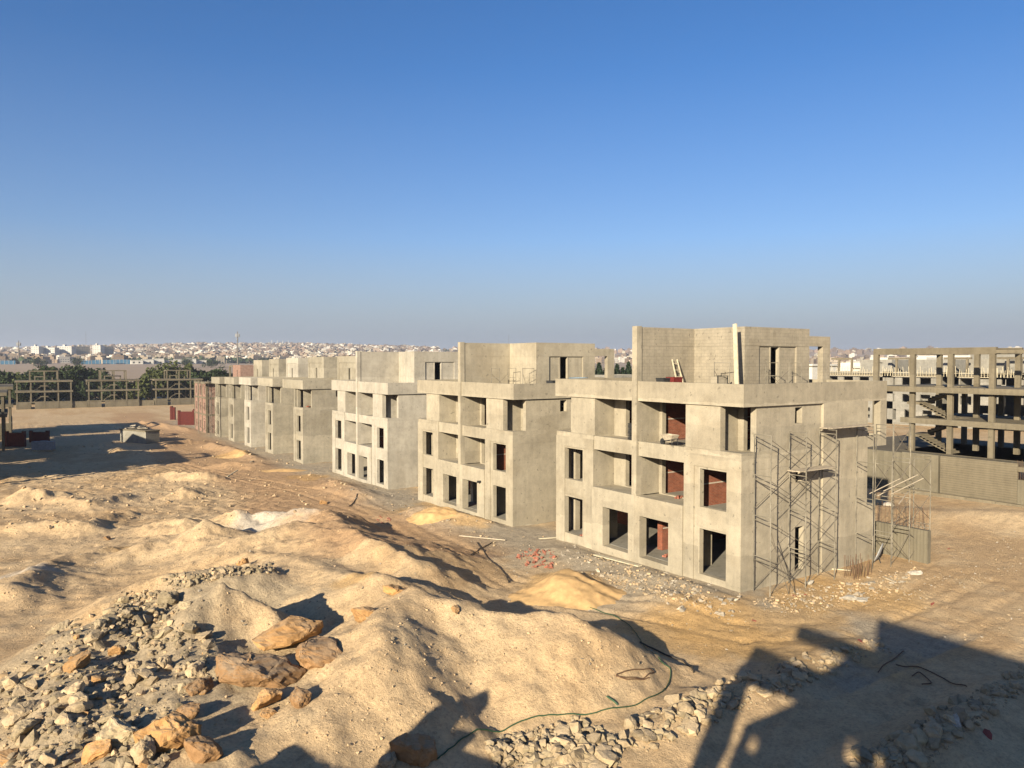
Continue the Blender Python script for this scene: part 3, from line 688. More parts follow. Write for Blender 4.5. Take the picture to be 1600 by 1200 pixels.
# second roof: blue tub and dark crates
def barrel(loc, r, h, mat, label, cat='barrel', name='barrel'):
    root = empty(name, loc, 0, label, cat)
    f = MB(); N = 20; prof = [(0, 0), (r*.94, 0), (r, h*.1), (r*1.0, h*.85), (r*1.06, h*.9), (r*1.06, h), (r*.96, h), (r*.9, h*.2), (0, h*.2)]
    for i in range(N):
        for (rr, z) in prof: f.v.append((rr*math.cos(2*math.pi*i/N), rr*math.sin(2*math.pi*i/N), z))
    k = len(prof)
    for i in range(N):
        for j in range(k-1): a = i*k+j; b_ = ((i+1) % N)*k+j; f.f.append((a, b_, b_+1, a+1))
    f.build('body', M[mat], root)
    MB().tube((r*.2, 0, h*.35), (r*.2, 0, h*.4), r*.6, 16).build('mortar', M['grey'], root)
    return root
p = on_y(904, 588, 44.95+1.0); barrel((p[0], 44.95+1.0, 9.2), .72, 1.25, 'blue', 'pale blue round water butt on the second roof')
p = on_y(872, 589, 44.95+1.9); crate((p[0]-.7, 44.95+1.7, 9.2), 1.5, .8, 1.0, 'black', 'black crate by the doorway of the second roof room')
# wheelbarrow on the second-floor balcony of the nearest house
root = empty('wheelbarrow', (30.35, 24.5+5.1, 7.0), R(86), 'mortar-caked wheelbarrow on the upper balcony of the nearest house', 'wheelbarrow')
f = MB(); tr = [(-.45, -.28, .62), (.5, -.32, .62), (.5, .32, .62), (-.45, .28, .62), (-.3, -.18, .3), (.25, -.2, .3), (.25, .2, .3), (-.3, .18, .3)]
f.v = tr; f.f = [(0, 1, 5, 4), (1, 2, 6, 5), (2, 3, 7, 6), (3, 0, 4, 7), (4, 5, 6, 7)]
f.build('tray', M['wood_grey'], root)
MB().path([(-1.0, -.25, .5), (.2, -.2, .26), (.62, -.05, .18)], .02).path([(-1.0, .25, .5), (.2, .2, .26), (.62, .05, .18)], .02).path([(-.35, -.2, .35), (-.4, -.22, 0)], .02).path([(-.35, .2, .35), (-.4, .22, 0)], .02).build('frame', M['black'], root)
MB().tube((.62, -.04, .18), (.62, .04, .18), .18, 16).build('wheel', M['black'], root)
# black crate stack on the other upper balcony
root = empty('crate_stack', (30.42, 24.5+8.15, 6.97), 0, 'black slatted crates stacked on the upper balcony by the central pillar', 'crate')
for k in range(3):
    z = k*.36; f = MB()
    for s in range(4): f.box(0, .8, 0, .5, z+s*.085, z+s*.085+.06)
    f.build('crate_tier', M['black'], root)
# vent pipe stub on second house
o = MB().tube((0, 0, 0), (-.35, 0, .02), .09, 10).build('pipe_stub', M['black'], None, (30.05, 44.95+4.45, 2.35)); tag(o, 'black pipe stub poking out of the second house front', 'pipe')

# ------------------------------------------------------------------ CONCRETE FRAME HOUSE AND YARD WALL (right)
root = empty('frame_house', (72, 22, 0), 0, 'open concrete frame house with stairs, right of the scaffolded house', 'building')
cy = [16.35, 12.84, 9.3, 5.2, 0.5]                     # columns of the street front, far to near
ops = []
for z in (3.1, 6.3, 9.3): ops.append(('floor_slab', -.25 if z < 9 else -.45, 10.6, .0, 17.2 if z < 9 else 20.2, z-.25, z))
for z in (3.1, 6.3, 9.3): ops.append(('edge_beam#%d' % z, -.30 if z < 9 else -.5, -.05, .0, 17.3 if z < 9 else 20.3, z-.5, z+.02))
ops.append((None, 1.2, 4.0, 12.9, 16.2, 4, 9.8))       # stair well
for i, yy in enumerate(cy):
    for xx in (0, 5.0, 10.2):
        ops.append(('column#%d_%d' % (i, xx), xx, xx+.35, yy-.2, yy+.25, .0, 9.0))
        if xx < 6 and i < 4: ops.append(('column#t%d_%d' % (i, xx), xx, xx+.35, yy-.2, yy+.25, 9.31, 12.5))
ops.append(('column#t9', 0, .35, 19.8, 20.3, 5.0, 12.9)); ops.append(('roof_beam#a', -.0, .36, 9.0, 20.3, 12.4, 13.0)); ops.append(('roof_beam#b', 5, 5.36, 9.0, 20.3, 12.4, 13.0))
ops.append(('roof_beam#c', .36, 5, 16.1, 16.5, 12.4, 12.9)); ops.append(('roof_beam#d', .36, 5, 9.1, 9.5, 12.4, 12.9)); ops.append(('roof_beam#e', -.0, .38, 4.9, 9.0, 12.45, 12.74))
vox(ops, {k: M['frame'] for k in ('floor_slab', 'edge_beam', 'column', 'roof_beam', 'roof_slab', 'block_wall')}, root)
for z in (3.1, 6.25):                                   # two stair flights running along the front
    f = MB(); N = 9
    f.prism([(16.1, z+1.5), (16.1, z+1.25), (12.9, z-.25), (12.9, z)], .9, 2.3)
    for k in range(N): f.box(.9, 2.3, 13.0+k*.34, 13.34+k*.34, z+.02+k*.155, z+.17+k*.155)
    f.build('stair_flight', M['frame'], root)
    f = MB(); f.prism([(16.1, z+1.55), (16.1, z+1.8), (12.9, z+3.2), (12.9, z+2.95)], 2.5, 3.9)
    for k in range(N): f.box(2.5, 3.9, 15.8-k*.34, 16.1-k*.34, z+1.8+k*.155, z+1.93+k*.155)
    f.build('stair_flight', M['frame'], root)
    MB().box(.9, 3.9, 16.1, 17.3, z+1.3, z+1.55).build('stair_landing', M['frame'], root)
# platform and yard walls below it
root = empty('retaining_wall', (67.7, 20, 0), 0, 'tall board-marked retaining wall below the frame house, split by a dark joint', 'wall')
MB().box(0, .3, 13.65, 16.9, -1.5, 3.42).box(0, .3, 16.92, 27, -1.5, 3.35).build('wall_panel', M['boardv'], root)
MB().box(.05, .3, 7.4, 13.5, -1.5, 3.4).box(.3, 20, 7.5, 27, 2.85, 3.1).build('wall_panel', M['boardh'], root)
MB().box(-.05, .3, -4, 7.35, -1.5, 2.1).box(.3, .6, -4, 7.3, -1.5, 1.9).build('wall_panel', M['boardv'], root)
MB().box(-.35, -.01, -4, 27, -1.5, .12).build('footing', M['frame'], root)
MB().box(-.02, .3, -4, 7.4, 2.75, 3.15).build('edge_beam', M['frame'], root)
rb = MB()
for k in range(34): y_ = 3.5+k*.12; rb.tube((.15, y_, 2.0), (.15+random.uniform(-.05, .05), y_, 2.9+random.uniform(0, .9)), .014, 4)
rb.build('rebar', M['rebar'], root)
# storage block with rebar in the yard
pb = on_z(1449, 881, 0); pa = on_z(1395, 869, 0)
root = empty('concrete_stub_wall', (pb[0], pb[1], -.05), math.atan2(pa[1]-pb[1], pa[0]-pb[0]), 'low pale board-marked concrete wall stub with rebar standing from its top', 'wall')
L_ = float(np.hypot(*(pa-pb)[:2]))+1.2
MB().box(0, L_, -.35, 0, -.3, 1.95).build('wall_body', M['boardv'], root)
rb = MB()
for k in range(14): xx = .15+k*(L_-.3)/13; rb.tube((xx, -.17, 1.9), (xx+random.uniform(-.03, .03), -.17, 3.15+random.uniform(-.1, .25)), .015, 4)
rb.build('rebar', M['rebar'], root)
# starter rebar cluster and the pale disc beside the scaffold
p = on_z(1347, 903, 0)
root = empty('rebar_cluster', (p[0], p[1], 0), 0, 'bunch of rusty rebar rods standing from the ground by the scaffold', 'rebar')
for k in range(26):
    a = (k % 13)*.13-.8+random.uniform(-.03, .03); bb = (k//13)*.5+random.uniform(-.06, .06)
    MB().tube((a, bb, -.1), (a+random.uniform(-.05, .05), bb+random.uniform(-.05, .05), random.uniform(.75, 1.35)), .013, 5).build('rod', M['rebar'], root)
p = hit(1376, 880)
root = empty('satellite_dish', (p.x, p.y, p.z+.55), 0, 'dusty pale round dish lying by the rebar rods', 'dish')
f = MB(); N = 24
for k, (rr, z) in enumerate(((0, 0), (.3, .03), (.55, .1), (.6, .14), (.6, .16), (.54, .12), (.3, .05), (0, .02))):
    for i in range(N): f.v.append((rr*math.cos(2*math.pi*i/N), rr*math.sin(2*math.pi*i/N), z))
    if k:
        for i in range(N): a = (k-1)*N+i; b_ = (k-1)*N+(i+1) % N; f.f.append((a, b_, b_+N, a+N))
o = f.build('dish', M['dish'], root); o.rotation_euler = (R(-68), 0, R(25)); root2 = MB().tube((0, 0, -.55), (0, .2, 0), .03).build('stand', M['black'], root)

# ------------------------------------------------------------------ HOUSES FARTHER BACK ON THE RIGHT
def small_house(name, loc, sx, sy, sz, mat, wins, label, cat='house', group=None, parapet=.5, rz=0, extra=()):
    root = empty(name, loc, rz, label, cat, group)
    ops = [('wall', 0, sx, 0, sy, -2, sz), ('roof', -.12, sx+.12, -.12, sy+.12, sz-.3, sz), ('wall', 0, sx, 0, .15, sz, sz+parapet), ('wall', 0, .15, 0, sy, sz, sz+parapet), ('wall', sx-.15, sx, 0, sy, sz, sz+parapet)]
    ops += list(extra)
    ops.append((None, .35, sx-.35, .35, sy-.35, .2, sz-.35))
    for ax, a, b_, z0, z1 in wins:
        if ax == 'x':
            ops.append(('window_frame#%.1f%.1f' % (a, z0), .05, .35, a-.08, b_+.08, z0-.08, z1+.08)); ops.append((None, -.3, .45, a, b_, z0, z1))
        else:
            ops.append(('window_frame#y%.1f%.1f' % (a, z0), a-.08, b_+.08, .05, .35, z0-.08, z1+.08)); ops.append((None, a, b_, -.3, .45, z0, z1))
    vox(ops, {'wall': M[mat], 'roof': M['frame'], 'window_frame': M[mat], 'upper_room': M[mat], 'column': M['frame'], 'beam': M['frame'], 'formwork': M['wood']}, root)
    return root
BACK = [(150, on_x(1345, 600, 150)[1]-7, 'block', 'unfinished block house behind the frame house, leftmost with timber formwork on its roof edge'),
        (150, on_x(1440, 600, 150)[1]-7, 'block', 'unfinished block house seen through the roof frame of the open frame house'),
        (150, on_x(1535, 600, 150)[1]-7, 'grey', 'pale unfinished house behind the right end of the frame house'),
        (150, on_x(1625, 600, 150)[1]-7, 'block', 'unfinished block house behind the frame house, cut by the right edge')]
for k, (X_, Y_, mt, lb) in enumerate(BACK):
    wn = []
    for i in range(4):
        y0 = 1.3+i*3.6
        wn += [('x', y0, y0+1.9, .3, 2.5), ('x', y0+.4, y0+2.4, 4.0, 5.6), ('x', y0+.3, y0+2.5, 7.3, 8.9)]
    ex = [('upper_room', 3, 11, 2+k, 9+k, 9.6, 12.6), (None, 2.8, 3.4, 4+k, 4.8+k, 10.2, 12), ('column#a', 0.0, .35, 12, 12.4, 9.8, 12.6), ('column#b', 0.0, .35, 9.0+k*.3, 9.4+k*.3, 9.8, 12.6), ('beam', 0, .35, 9.0, 14, 12.6, 13.0)]
    small_house('block_house', (X_, Y_, -.4), 12, 15, 9.6, mt, wn, lb, 'house', None, extra=ex)
    f = MB()
    for j in range(26): y_ = .3+j*.56; f.tube((-.5, y_, 9.2), (-.5+random.uniform(-.15, .15), y_+random.uniform(-.2, .2), 10.6+random.uniform(-.3, .7)), .05, 4)
    f.bar((-.55, 0, 9.9), (-.55, 14.6, 9.95), .12, .06).bar((-.55, 0, 9.2), (-.55, 14.6, 9.2), .16, .08).build('formwork', M['wood'], bpy.data.objects[COL.objects[-1].parent.name] if COL.objects[-1].parent else None)
for k, (px, X_, sy, sz, mt, lb) in enumerate(((1392, 190, 22, 13.6, 'white', 'long low white block on the skyline behind the roof frame'), (1548, 170, 18, 14.0, 'block', 'pale block on the skyline near the right edge'),
        (1330, 230, 20, 12.2, 'white', 'white building with slanted openings on the skyline right of the roof column'), (1480, 210, 26, 14.2, 'white', 'wide pale roof on the skyline behind the frame house'),
        (1600, 150, 16, 12.6, 'block', 'block-built house cut by the right edge of the photo'))):
    p = on_x(px, 590, X_)
    small_house('distant_house', (X_, p[1]-sy/2, -.5), 14, sy, sz-3, mt, [('x', 2+3*i, 3.4+3*i, z, z+1.5) for i in range(int(sy/3)-1) for z in (4.5, 8.0)], lb, 'house', None,
                extra=(('upper_room', 2, 12, 3, sy-4, sz-3, sz-.2),))
p = on_y(1269, 592, 130)
root = small_house('white_house', (p[0], 130, -1), 12, 12, 11.6, 'white', [('y', 2.2+k*1.1, 2.5+k*1.1, z, z+.5) for k in (0, 1) for z in (5, 6, 8.6, 9.6)], 'bright white house seen between the nearest roof room and its rear column', 'house')
for k, (px, X_, lb) in enumerate(((938, 95, 'small unfinished roof block left of the gap behind the second house'), (965, 100, 'small unfinished roof block under the dark trees in the gap'))):
    p = on_x(px, 585, X_)
    small_house('block_house', (X_, p[1]-4, -1), 8, 8, 9.7, 'block', [('x', 1.5, 3.3, 7.4, 8.8), ('x', 5, 6.6, 7.2, 8.8), ('y', 2, 4, 7, 8.6)], lb, 'house')

# ------------------------------------------------------------------ FAR CONCRETE SKELETONS (end of the street)
def skeleton(loc, label, group, wd=14.2, hs=(-.2, 3.0, 6.1, 9.1), dp=9, rz=0, top=(3.3, 10.7), wall=True, mid=True):
    root = empty('frame_skeleton', loc, rz, label, 'building', group)
    g = -2.4; ops = []
    cx = (0, 3.5, 7.0, 10.5, wd-.35)
    for z in hs[1:3]: ops.append(('floor_slab#%d' % z, -.35, wd+.35, -.2, dp, z-.45, z+.05))
    for x_ in cx:
        for y_ in (0, dp-.4): ops.append(('column#%d_%d' % (x_*10, y_), x_, x_+.35, y_, y_+.35, g, hs[2]))
    for x_ in (top[0], 7.0, top[1]-.3):
        for y_ in (0, 4.5): ops.append(('column#t%d_%d' % (x_*10, y_), x_, x_+.35, y_, y_+.35, hs[2]+.05, hs[3]-.3))
    ops += [('roof_beam#a', top[0], top[1]+.05, 0, .35, hs[3]-.3, hs[3]), ('roof_beam#b', top[0], top[1]+.05, 4.5, 4.85, hs[3]-.3, hs[3]), ('roof_beam#c', top[0], top[0]+.35, .35, 4.5, hs[3]-.3, hs[3]), ('roof_beam#d', top[1]-.3, top[1]+.05, .35, 4.5, hs[3]-.3, hs[3]),
            ('stair_head', 4.6, 9.4, 2.5, 3, hs[2]+1.0, hs[2]+1.3), ('stair_head', 4.6, 4.9, 2.5, 3, hs[2]+.05, hs[2]+1.0), ('stair_head', 9.1, 9.4, 2.5, 3, hs[2]+.05, hs[2]+1.0)]
    if wall:
        ops += [('base_wall', -.1, wd+.1, .05, .3, g-1, hs[0]), ('base_wall', -.1, .2, .3, dp, g-1, hs[0]), ('base_wall', wd-.2, wd+.1, .3, dp, g-1, hs[0]), (None, 3.6, 4.6, -.3, .5, g, hs[0]-.4)]
    vox(ops, {k: M['frame_dark'] for k in ('floor_slab', 'column', 'roof_beam', 'stair_head')} | {'base_wall': M['frame_dark']}, root)
    for z in (hs[0], hs[1]):
        f = MB()
        for s in (-1, 1):
            xa, xb = 7.1+s*2.6, 7.1+s*.8
            k = len(f.v); f.v += [(xa, 1, z+.1), (xa, 2.2, z+.1), (xb, 2.2, z+1.6), (xb, 1, z+1.6), (xa, 1, z-.2), (xa, 2.2, z-.2), (xb, 2.2, z+1.3), (xb, 1, z+1.3)]
            f.f += [tuple(k+i for i in q) for q in ((0,1,2,3),(7,6,5,4),(0,4,5,1),(1,5,6,2),(2,6,7,3),(3,7,4,0))]
        f.box(6.0, 8.2, .9, 2.3, z+1.32, z+1.62); f.build('stair_flight', M['frame_dark'], root)
    return root
GS = 'open concrete skeletons in a row before the trees'
skeleton((0, 265, 0), 'leftmost of the three far concrete skeletons standing before the trees', GS)
skeleton((18.6, 265, 0), 'middle of the three far concrete skeletons standing before the trees', GS)
skeleton((37.6, 265, 0), 'rightmost of the three far concrete skeletons, beside the brick shell', GS)
p = on_z(120, 640, -2.4)
o = MB().box(14.4, 18.4, 265.5, 265.8, -4, -.4).box(33, 37.3, 265.5, 265.8, -4, -.6).build('boundary_wall', M['frame']); tag(o, 'low grey wall joining the far concrete skeletons', 'wall')
# ------------------------------------------------------------------ OUR OWN ROW (mostly left of the frame, its shadows fall across the street)
skeleton((-15.0, 155, 1.3), 'dark concrete skeleton cut by the left edge of the photo', None, 14.2, dp=20)
for yy, zz in ((92, 1.3), (112, 1.2), (131, 1.1)):
    r_ = skeleton((-17.4 if yy < 130 else -15.7, yy, zz), 'concrete skeleton of the near row, hidden left of the frame, shading the street', 'near row of skeleton houses beside the camera', 14.2, dp=15, wall=False)
# the building the camera stands on: its corner column, parapet and roof room throw the shadow at the lower right
root = empty('camera_building', (0, 0, 0), 0, 'unfinished concrete house the picture is taken from, behind the camera', 'building')
ops = [('roof_room', -7, -3, -24, -1.1, 10.2, 14.25), (None, -6.7, -3.3, -23.7, -1.4, 10.3, 13.9), (None, -7.1, -3.3, -3.6, -1.0, 9, 15),
       ('roof_beam#a', -3.4, -3.0, -1.1, 2.33, 12.2, 12.75), ('parapet', -3.25, -3.0, -1.1, 4.0, 10.65, 11.3),
       ('roof_slab', -3.6, -3.0, -24, 4.0, 10.3, 10.65), ('roof_slab', -13, -3.6, -24, -3.8, 10.3, 10.65), ('column', -3.4, -3.0, 3.35, 4.0, -.5, 10.3),
       ('wall', -3.3, -3.05, -24, 2.95, -.5, 9.1), ('wall', -3.3, -3.05, -24, 1.3, 9.1, 10.3), (None, -3.6, -2.9, -.85, -.35, 9.4, 9.85), (None, -3.6, -2.9, -1.8, -1.3, 9.5, 9.9), (None, -3.6, -2.9, 2.3, 2.75, 8.5, 8.85),
       ('back_wall', -13, -12.7, -24, -6, -.5, 10.3), ('floor_slab', -12.7, -3.3, -24, -4, 6.8, 7.0), ('floor_slab', -12.7, -3.3, -24, -4, 3.4, 3.6)]
vox(ops, {k: M['render'] for k in ('roof_room', 'roof_beam', 'parapet', 'roof_slab', 'column', 'wall', 'back_wall', 'floor_slab')}, root)
MB().prism([(1.3, 10.31), (1.3, 9.1), (2.95, 9.1)], -3.28, -3.07).build('shadow_shaper', M['render'], root)  # unseen wedge, added to give the cast shadow its slanted edge
MB().prism([(-1.09, 12.19), (-1.09, 11.31), (.9, 11.31), (0, 12.19)], -3.28, -3.07).build('shadow_shaper', M['render'], root)  # unseen infill, added to close a light gap in the cast shadow
root = empty('low_annex', (0, 0, 0), 0, 'low unfinished annex beside the camera, throwing the shadow at the foot of the dune', 'building')
ops = [('wall', -3.4, -3, 9.0, 12.2, -.5, 6.0), ('wall', -3.4, -3, 12.2, 14.7, -.5, 5.0), ('wall', -3.4, -3, 10.7, 11.2, 6.0, 6.4), ('wall', -8, -3.4, 8, 8.4, -.5, 4.5)]
vox(ops, {'wall': M['render']}, root)
MB().prism([(12.2, 6.01), (11.2, 6.01), (11.4, 7.0), (11.62, 7.3), (11.8, 7.2)], -3.3, -3.05).build('shadow_shaper', M['render'], root)  # unseen peak, shaped to cast the tip of the annex shadow

# brick piers, pallet and tank in the street
def brickwall(px0, py0, px1, hgt, th, label, mat='brick_dark', cat='wall', piers=2, grp=None):
    a = hit(px0, py0); d_ = on_z(px1, py0, a.z); L = (Vector((d_[0], d_[1]))-Vector((a.x, a.y))).length
    root = empty('brick_wall', (a.x, a.y, a.z-.2), math.atan2(d_[1]-a.y, d_[0]-a.x), label, cat, grp)
    MB().box(.4, L-.4, 0, th, 0, hgt).build('wall_body', M[mat], root)
    for k in range(piers): x_ = k*(L-.45)/(max(1, piers-1)); MB().box(x_, x_+.45, -.1, th+.1, -.2, hgt+.25).build('pier', M[mat], root)
    return root
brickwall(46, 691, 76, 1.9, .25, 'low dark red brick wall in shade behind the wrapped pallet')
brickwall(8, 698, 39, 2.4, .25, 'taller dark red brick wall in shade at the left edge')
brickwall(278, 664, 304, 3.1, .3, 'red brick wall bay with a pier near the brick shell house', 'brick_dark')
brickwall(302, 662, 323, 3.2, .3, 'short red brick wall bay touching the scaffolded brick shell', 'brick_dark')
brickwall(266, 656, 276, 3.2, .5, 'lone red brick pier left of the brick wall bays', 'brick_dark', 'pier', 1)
a = hit(49, 704); root = empty('block_pallet', (a.x, a.y, a.z-.05), R(-28), 'shrink-wrapped grey pallet of blocks in front of the dark red wall', 'pallet')
f = MB()
for k in range(3): f.box(k*.98, k*.98+.94, 0, .95, .14, 1.35+.06*(k % 2))
f.build('block_stack', M['paleblock'], root); MB().box(0, 2.9, 0, .95, 0, .05).box(0, 2.9, 0, .1, .051, .138).box(0, 2.9, .8, .9, .051, .138).build('pallet_base', M['wood_grey'], root)
a = hit(188, 690); b_ = on_z(228, 694, a.z); L = float(np.hypot(b_[0]-a.x, b_[1]-a.y)); rz = math.atan2(b_[1]-a.y, b_[0]-a.x)
root = empty('concrete_tank', (a.x, a.y, a.z-.2), rz, 'box-shaped grey concrete tank in the shaded street topped with slab pieces', 'tank')
MB().box(0, L, 0, 2.4, 0, 2.2).build('wall_body', M['grey'], root); MB().box(-.15, L+.1, -.15, 2.5, 2.201, 2.38).build('cover_slab', M['frame'], root)
for k in range(12):
    g = random.uniform(.4, L-1.4); s_ = random.uniform(.5, 1.4); f = MB(); f.bar((g, random.uniform(.2, 2), 2.42+.09*k % .5), (g+s_, random.uniform(.2, 2.2), 2.5+.1*k % .6), random.uniform(.3, .8), .1)
    o = f.build('slab_piece', M['rubble'], None, root.location); o.rotation_euler = root.rotation_euler; tag(o, 'broken slab piece lying on the concrete tank', 'slab', 'slab pieces on the tank')
# ------------------------------------------------------------------ TREES
def leafmat(name, col):
    m, n, b = newmat(name); v = coords(n); f = noise(n, v, .45, 3)
    geo = n.nodes.new('ShaderNodeNewGeometry')
    c = ramp(n, geo.outputs['Random Per Island'], [(0, scl(col, .5)), (.5, col), (1, scl(col, 1.6))]); c = mix(n, .5, c, ramp(n, f, [(.35, scl(col, .6)), (.65, scl(col, 1.4))]))
    n.links.new(c, b.inputs['Base Color']); b.inputs['Roughness'].default_value = .7; return m
M['leaf'] = leafmat('dark_green_leaves', (.026, .038, .012)); M['leaf_olive'] = leafmat('olive_leaves', (.058, .066, .02)); M['needle'] = leafmat('conifer_needles', (.02, .032, .014)); M['bark'] = plain('bark', (.10, .07, .045))
def crown_mesh(rx, rz, n_leaf, size, blobs, seed):
    r = np.random.default_rng(seed); V = []; Fc = []
    bl = [(r.normal(0, .42, 3)*[rx, rx, rz*.55]+[0, 0, rz*.1], r.uniform(.28, .5)) for _ in range(blobs)]+[(np.zeros(3), .55)]
    for i in range(n_leaf):
        c, k = bl[r.integers(len(bl))]; d = r.normal(size=3); d /= np.linalg.norm(d)+1e-9
        p = c+d*[rx*k, rx*k, rz*k]*r.uniform(.55, 1.08)
        a = r.normal(size=3); a /= np.linalg.norm(a); b_ = np.cross(a, r.normal(size=3)); b_ /= np.linalg.norm(b_)+1e-9; s = size*r.uniform(.5, 1.3)
        k0 = len(V); V += [tuple(p-a*s), tuple(p+b_*s*.6), tuple(p+a*s), tuple(p-b_*s*.6)]; Fc.append((k0, k0+1, k0+2, k0+3))
    me = bpy.data.meshes.new('crown'); me.from_pydata(V, [], Fc); me.update(); return me
def tree(px, Y_, hgt, rx, label, leaf='leaf', group=None, seed=0, n_leaf=5200, conic=False, X_=None):
    p = on_y(px, 600, Y_); g = H1(p[0], Y_)
    root = empty('tree', (p[0], Y_, g), 0, label, 'tree', group)
    t = MB(); t.tube((0, 0, -.5), (.1, 0, hgt*.5), rx*.09, 8, rx*.05)
    rr = random.Random(seed)
    for k in range(5): a = rr.uniform(0, 6.3); z0 = hgt*rr.uniform(.22, .42); t.tube((.05, 0, z0), (math.cos(a)*rx*.6, math.sin(a)*rx*.6, z0+hgt*.28), rx*.045, 6, rx*.015)
    t.build('trunk', M['bark'], root)
    if conic:
        r = np.random.default_rng(seed); V = []; Fc = []
        for i in range(n_leaf):
            z = r.uniform(.12, 1)**1.0; rad = rx*(1-z)**.8*r.uniform(.5, 1.1)+.1; a = r.uniform(0, 6.28); p_ = np.array([rad*math.cos(a), rad*math.sin(a), z*hgt])
            u = r.normal(size=3); u /= np.linalg.norm(u); v_ = np.cross(u, r.normal(size=3)); v_ /= np.linalg.norm(v_)+1e-9; s = r.uniform(.25, .6)
            k0 = len(V); V += [tuple(p_-u*s), tuple(p_+v_*s*.5), tuple(p_+u*s), tuple(p_-v_*s*.5)]; Fc.append((k0, k0+1, k0+2, k0+3))
        me = bpy.data.meshes.new('crown'); me.from_pydata(V, [], Fc); me.update(); o = link('crown', me, M[leaf], root)
    else:
        o = link('crown', crown_mesh(rx, hgt*.72, n_leaf, .6, 12, seed), M[leaf], root, (0, 0, hgt*.47))
    return root
GT = 'trees behind the far concrete skeletons'
TR = [(-12, 300, 11.5, 8, 'leaf_olive', 'bushy tree cut by the left edge of the photo'), (18, 292, 12.0, 7, 'leaf', 'dark tree left of the leftmost skeleton'), (38, 315, 12.5, 8, 'leaf_olive', 'tree rising above the leftmost skeleton roof frame, left side'),
      (62, 320, 12, 6, 'leaf', 'spreading tree behind the leftmost skeleton'), (84, 300, 15.5, 9, 'leaf', 'tallest dark tree, right above the leftmost skeleton'), (108, 297, 15.6, 8, 'leaf', 'broad dark tree between the left and middle skeletons'),
      (128, 305, 14.0, 7, 'leaf', 'dark tree touching the middle skeleton from the left'), (160, 300, 13.0, 6.2, 'leaf', 'rounded dark tree behind the middle skeleton'), (183, 295, 8.0, 5, 'leaf', 'low dark tree right of the middle skeleton roof frame'),
      (232, 290, 12.3, 7, 'leaf_olive', 'light olive tree between the middle and right skeletons'), (256, 300, 13.2, 6.5, 'leaf_olive', 'olive tree behind the left half of the right skeleton'), (282, 302, 12.4, 6, 'leaf_olive', 'tree behind the roof frame of the right skeleton'),
      (305, 296, 12.8, 6.5, 'leaf', 'green tree right of the right skeleton'), (330, 300, 12.4, 7, 'leaf', 'green tree just behind the brick shell house'), (356, 310, 11.8, 7, 'leaf', 'green tree showing above the brick shell roof'), (208, 296, 7.5, 4.5, 'leaf_olive', 'small shrubby tree before the bare brown plain')]
for k, (px, Y_, hg, rx, lf, lb) in enumerate(TR): tree(px, Y_, hg*.88, rx, lb, lf, GT, seed=k+3)
for k, px in enumerate((926, 936, 946, 955, 964, 973, 982)):
    tree(px, 150, 12.6+.8*math.sin(k*2.3), 2.6, 'conifer', 'needle', 'dark conifers in the gap behind the second house', 50+k, 1500, True)['label'] = 'one of the close-set dark conifers in the gap behind the second house roof'
for k, (px, Y_) in enumerate(((60, 800), (120, 820), (330, 760), (290, 780), (410, 900))):
    tree(px, Y_, 9, 7, ['dark trees far off at the foot of the city, left', 'dark tree by the blue sheeting fence', 'dark tree far off above the skeleton row, right', 'round dark tree by the distant pale houses', 'far dark tree above the terrace roofs'][k], 'leaf', None, 90+k, 900)

# ------------------------------------------------------------------ THE CITY ON THE RISE
def city_mesh(seed):
    r = random.Random(seed); f = MB(); sx, sy, sz = r.uniform(9, 17), r.uniform(9, 15), r.uniform(6, 12)
    f.box(0, sx, 0, sy, -4, sz); f.box(sx*.2, sx*.6, sy*.2, sy*.7, sz+.001, sz+2.6); f.box(-.3, sx+.3, -.3, .0-.01, sz-.5, sz+.6)
    if r.random() < .5: f.box(sx, sx+r.uniform(3, 7), 1, sy-1, -4, sz*.6)
    for k in range(int(sx/3)):
        for z in np.arange(1.5, sz-1.5, 3.1): f.box(1+k*3, 2.2+k*3, -.12, -.015, z, z+1.4)
    nb = len(f.f)
    me = f.mesh('city_house')
    return me, 12 if True else nb
def citymat(name, col):
    m, n, b = newmat(name); oi = n.nodes.new('ShaderNodeObjectInfo'); geo = n.nodes.new('ShaderNodeNewGeometry')
    c = ramp(n, oi.outputs['Random'], [(0, (.10, .07, .045)), (.4, (.22, .165, .11)), (.75, (.36, .30, .21)), (1, (.56, .52, .43))]); n.links.new(c, b.inputs['Base Color']); return m
M['city'] = citymat('city_render', None); M['glass_dark'] = plain('dark_window', (.06, .07, .08), .3, bumpk=0)
protos = []
for s_ in range(7):
    me, _ = city_mesh(s_); me.materials.append(M['city']); me.materials.append(M['glass_dark'])
    for p_ in me.polygons:
        zz = [me.vertices[i].co for i in p_.vertices]
        if all(v.y < -.01 and v.y > -.13 for v in zz) and max(v.z for v in zz)-min(v.z for v in zz) < 1.5 : p_.material_index = 1
    protos.append(me)
rc = random.Random(11)
def city_spot():
    az = R(rc.uniform(-9, 28)); d = 1120+ (rc.random()**.8)*1650
    return d*math.sin(az), d*math.cos(az), d
SPOTS = []
while len(SPOTS) < 5500:
    x_, y_, d_ = city_spot()
    a_ = math.degrees(math.atan2(x_, y_))
    if d_ < 1350 and rc.random() > .35: continue
    if fbm(np.array([x_*.004]), np.array([y_*.004]), 3, 5)[0] < .36 and rc.random() < .8: continue
    SPOTS.append((x_, y_, d_))
for k in range(700):                                      # and a thin line of roofs seen right of the houses
    az = R(rc.uniform(27, 76)); d = rc.uniform(1200, 2600); SPOTS.append((d*math.sin(az), d*math.cos(az), d))
SPOTS.sort(key=lambda q: q[2])
zs = look(np.array([q[0] for q in SPOTS]), np.array([q[1] for q in SPOTS]))
CITY_V = []; CITY_F = []; CITY_M = []
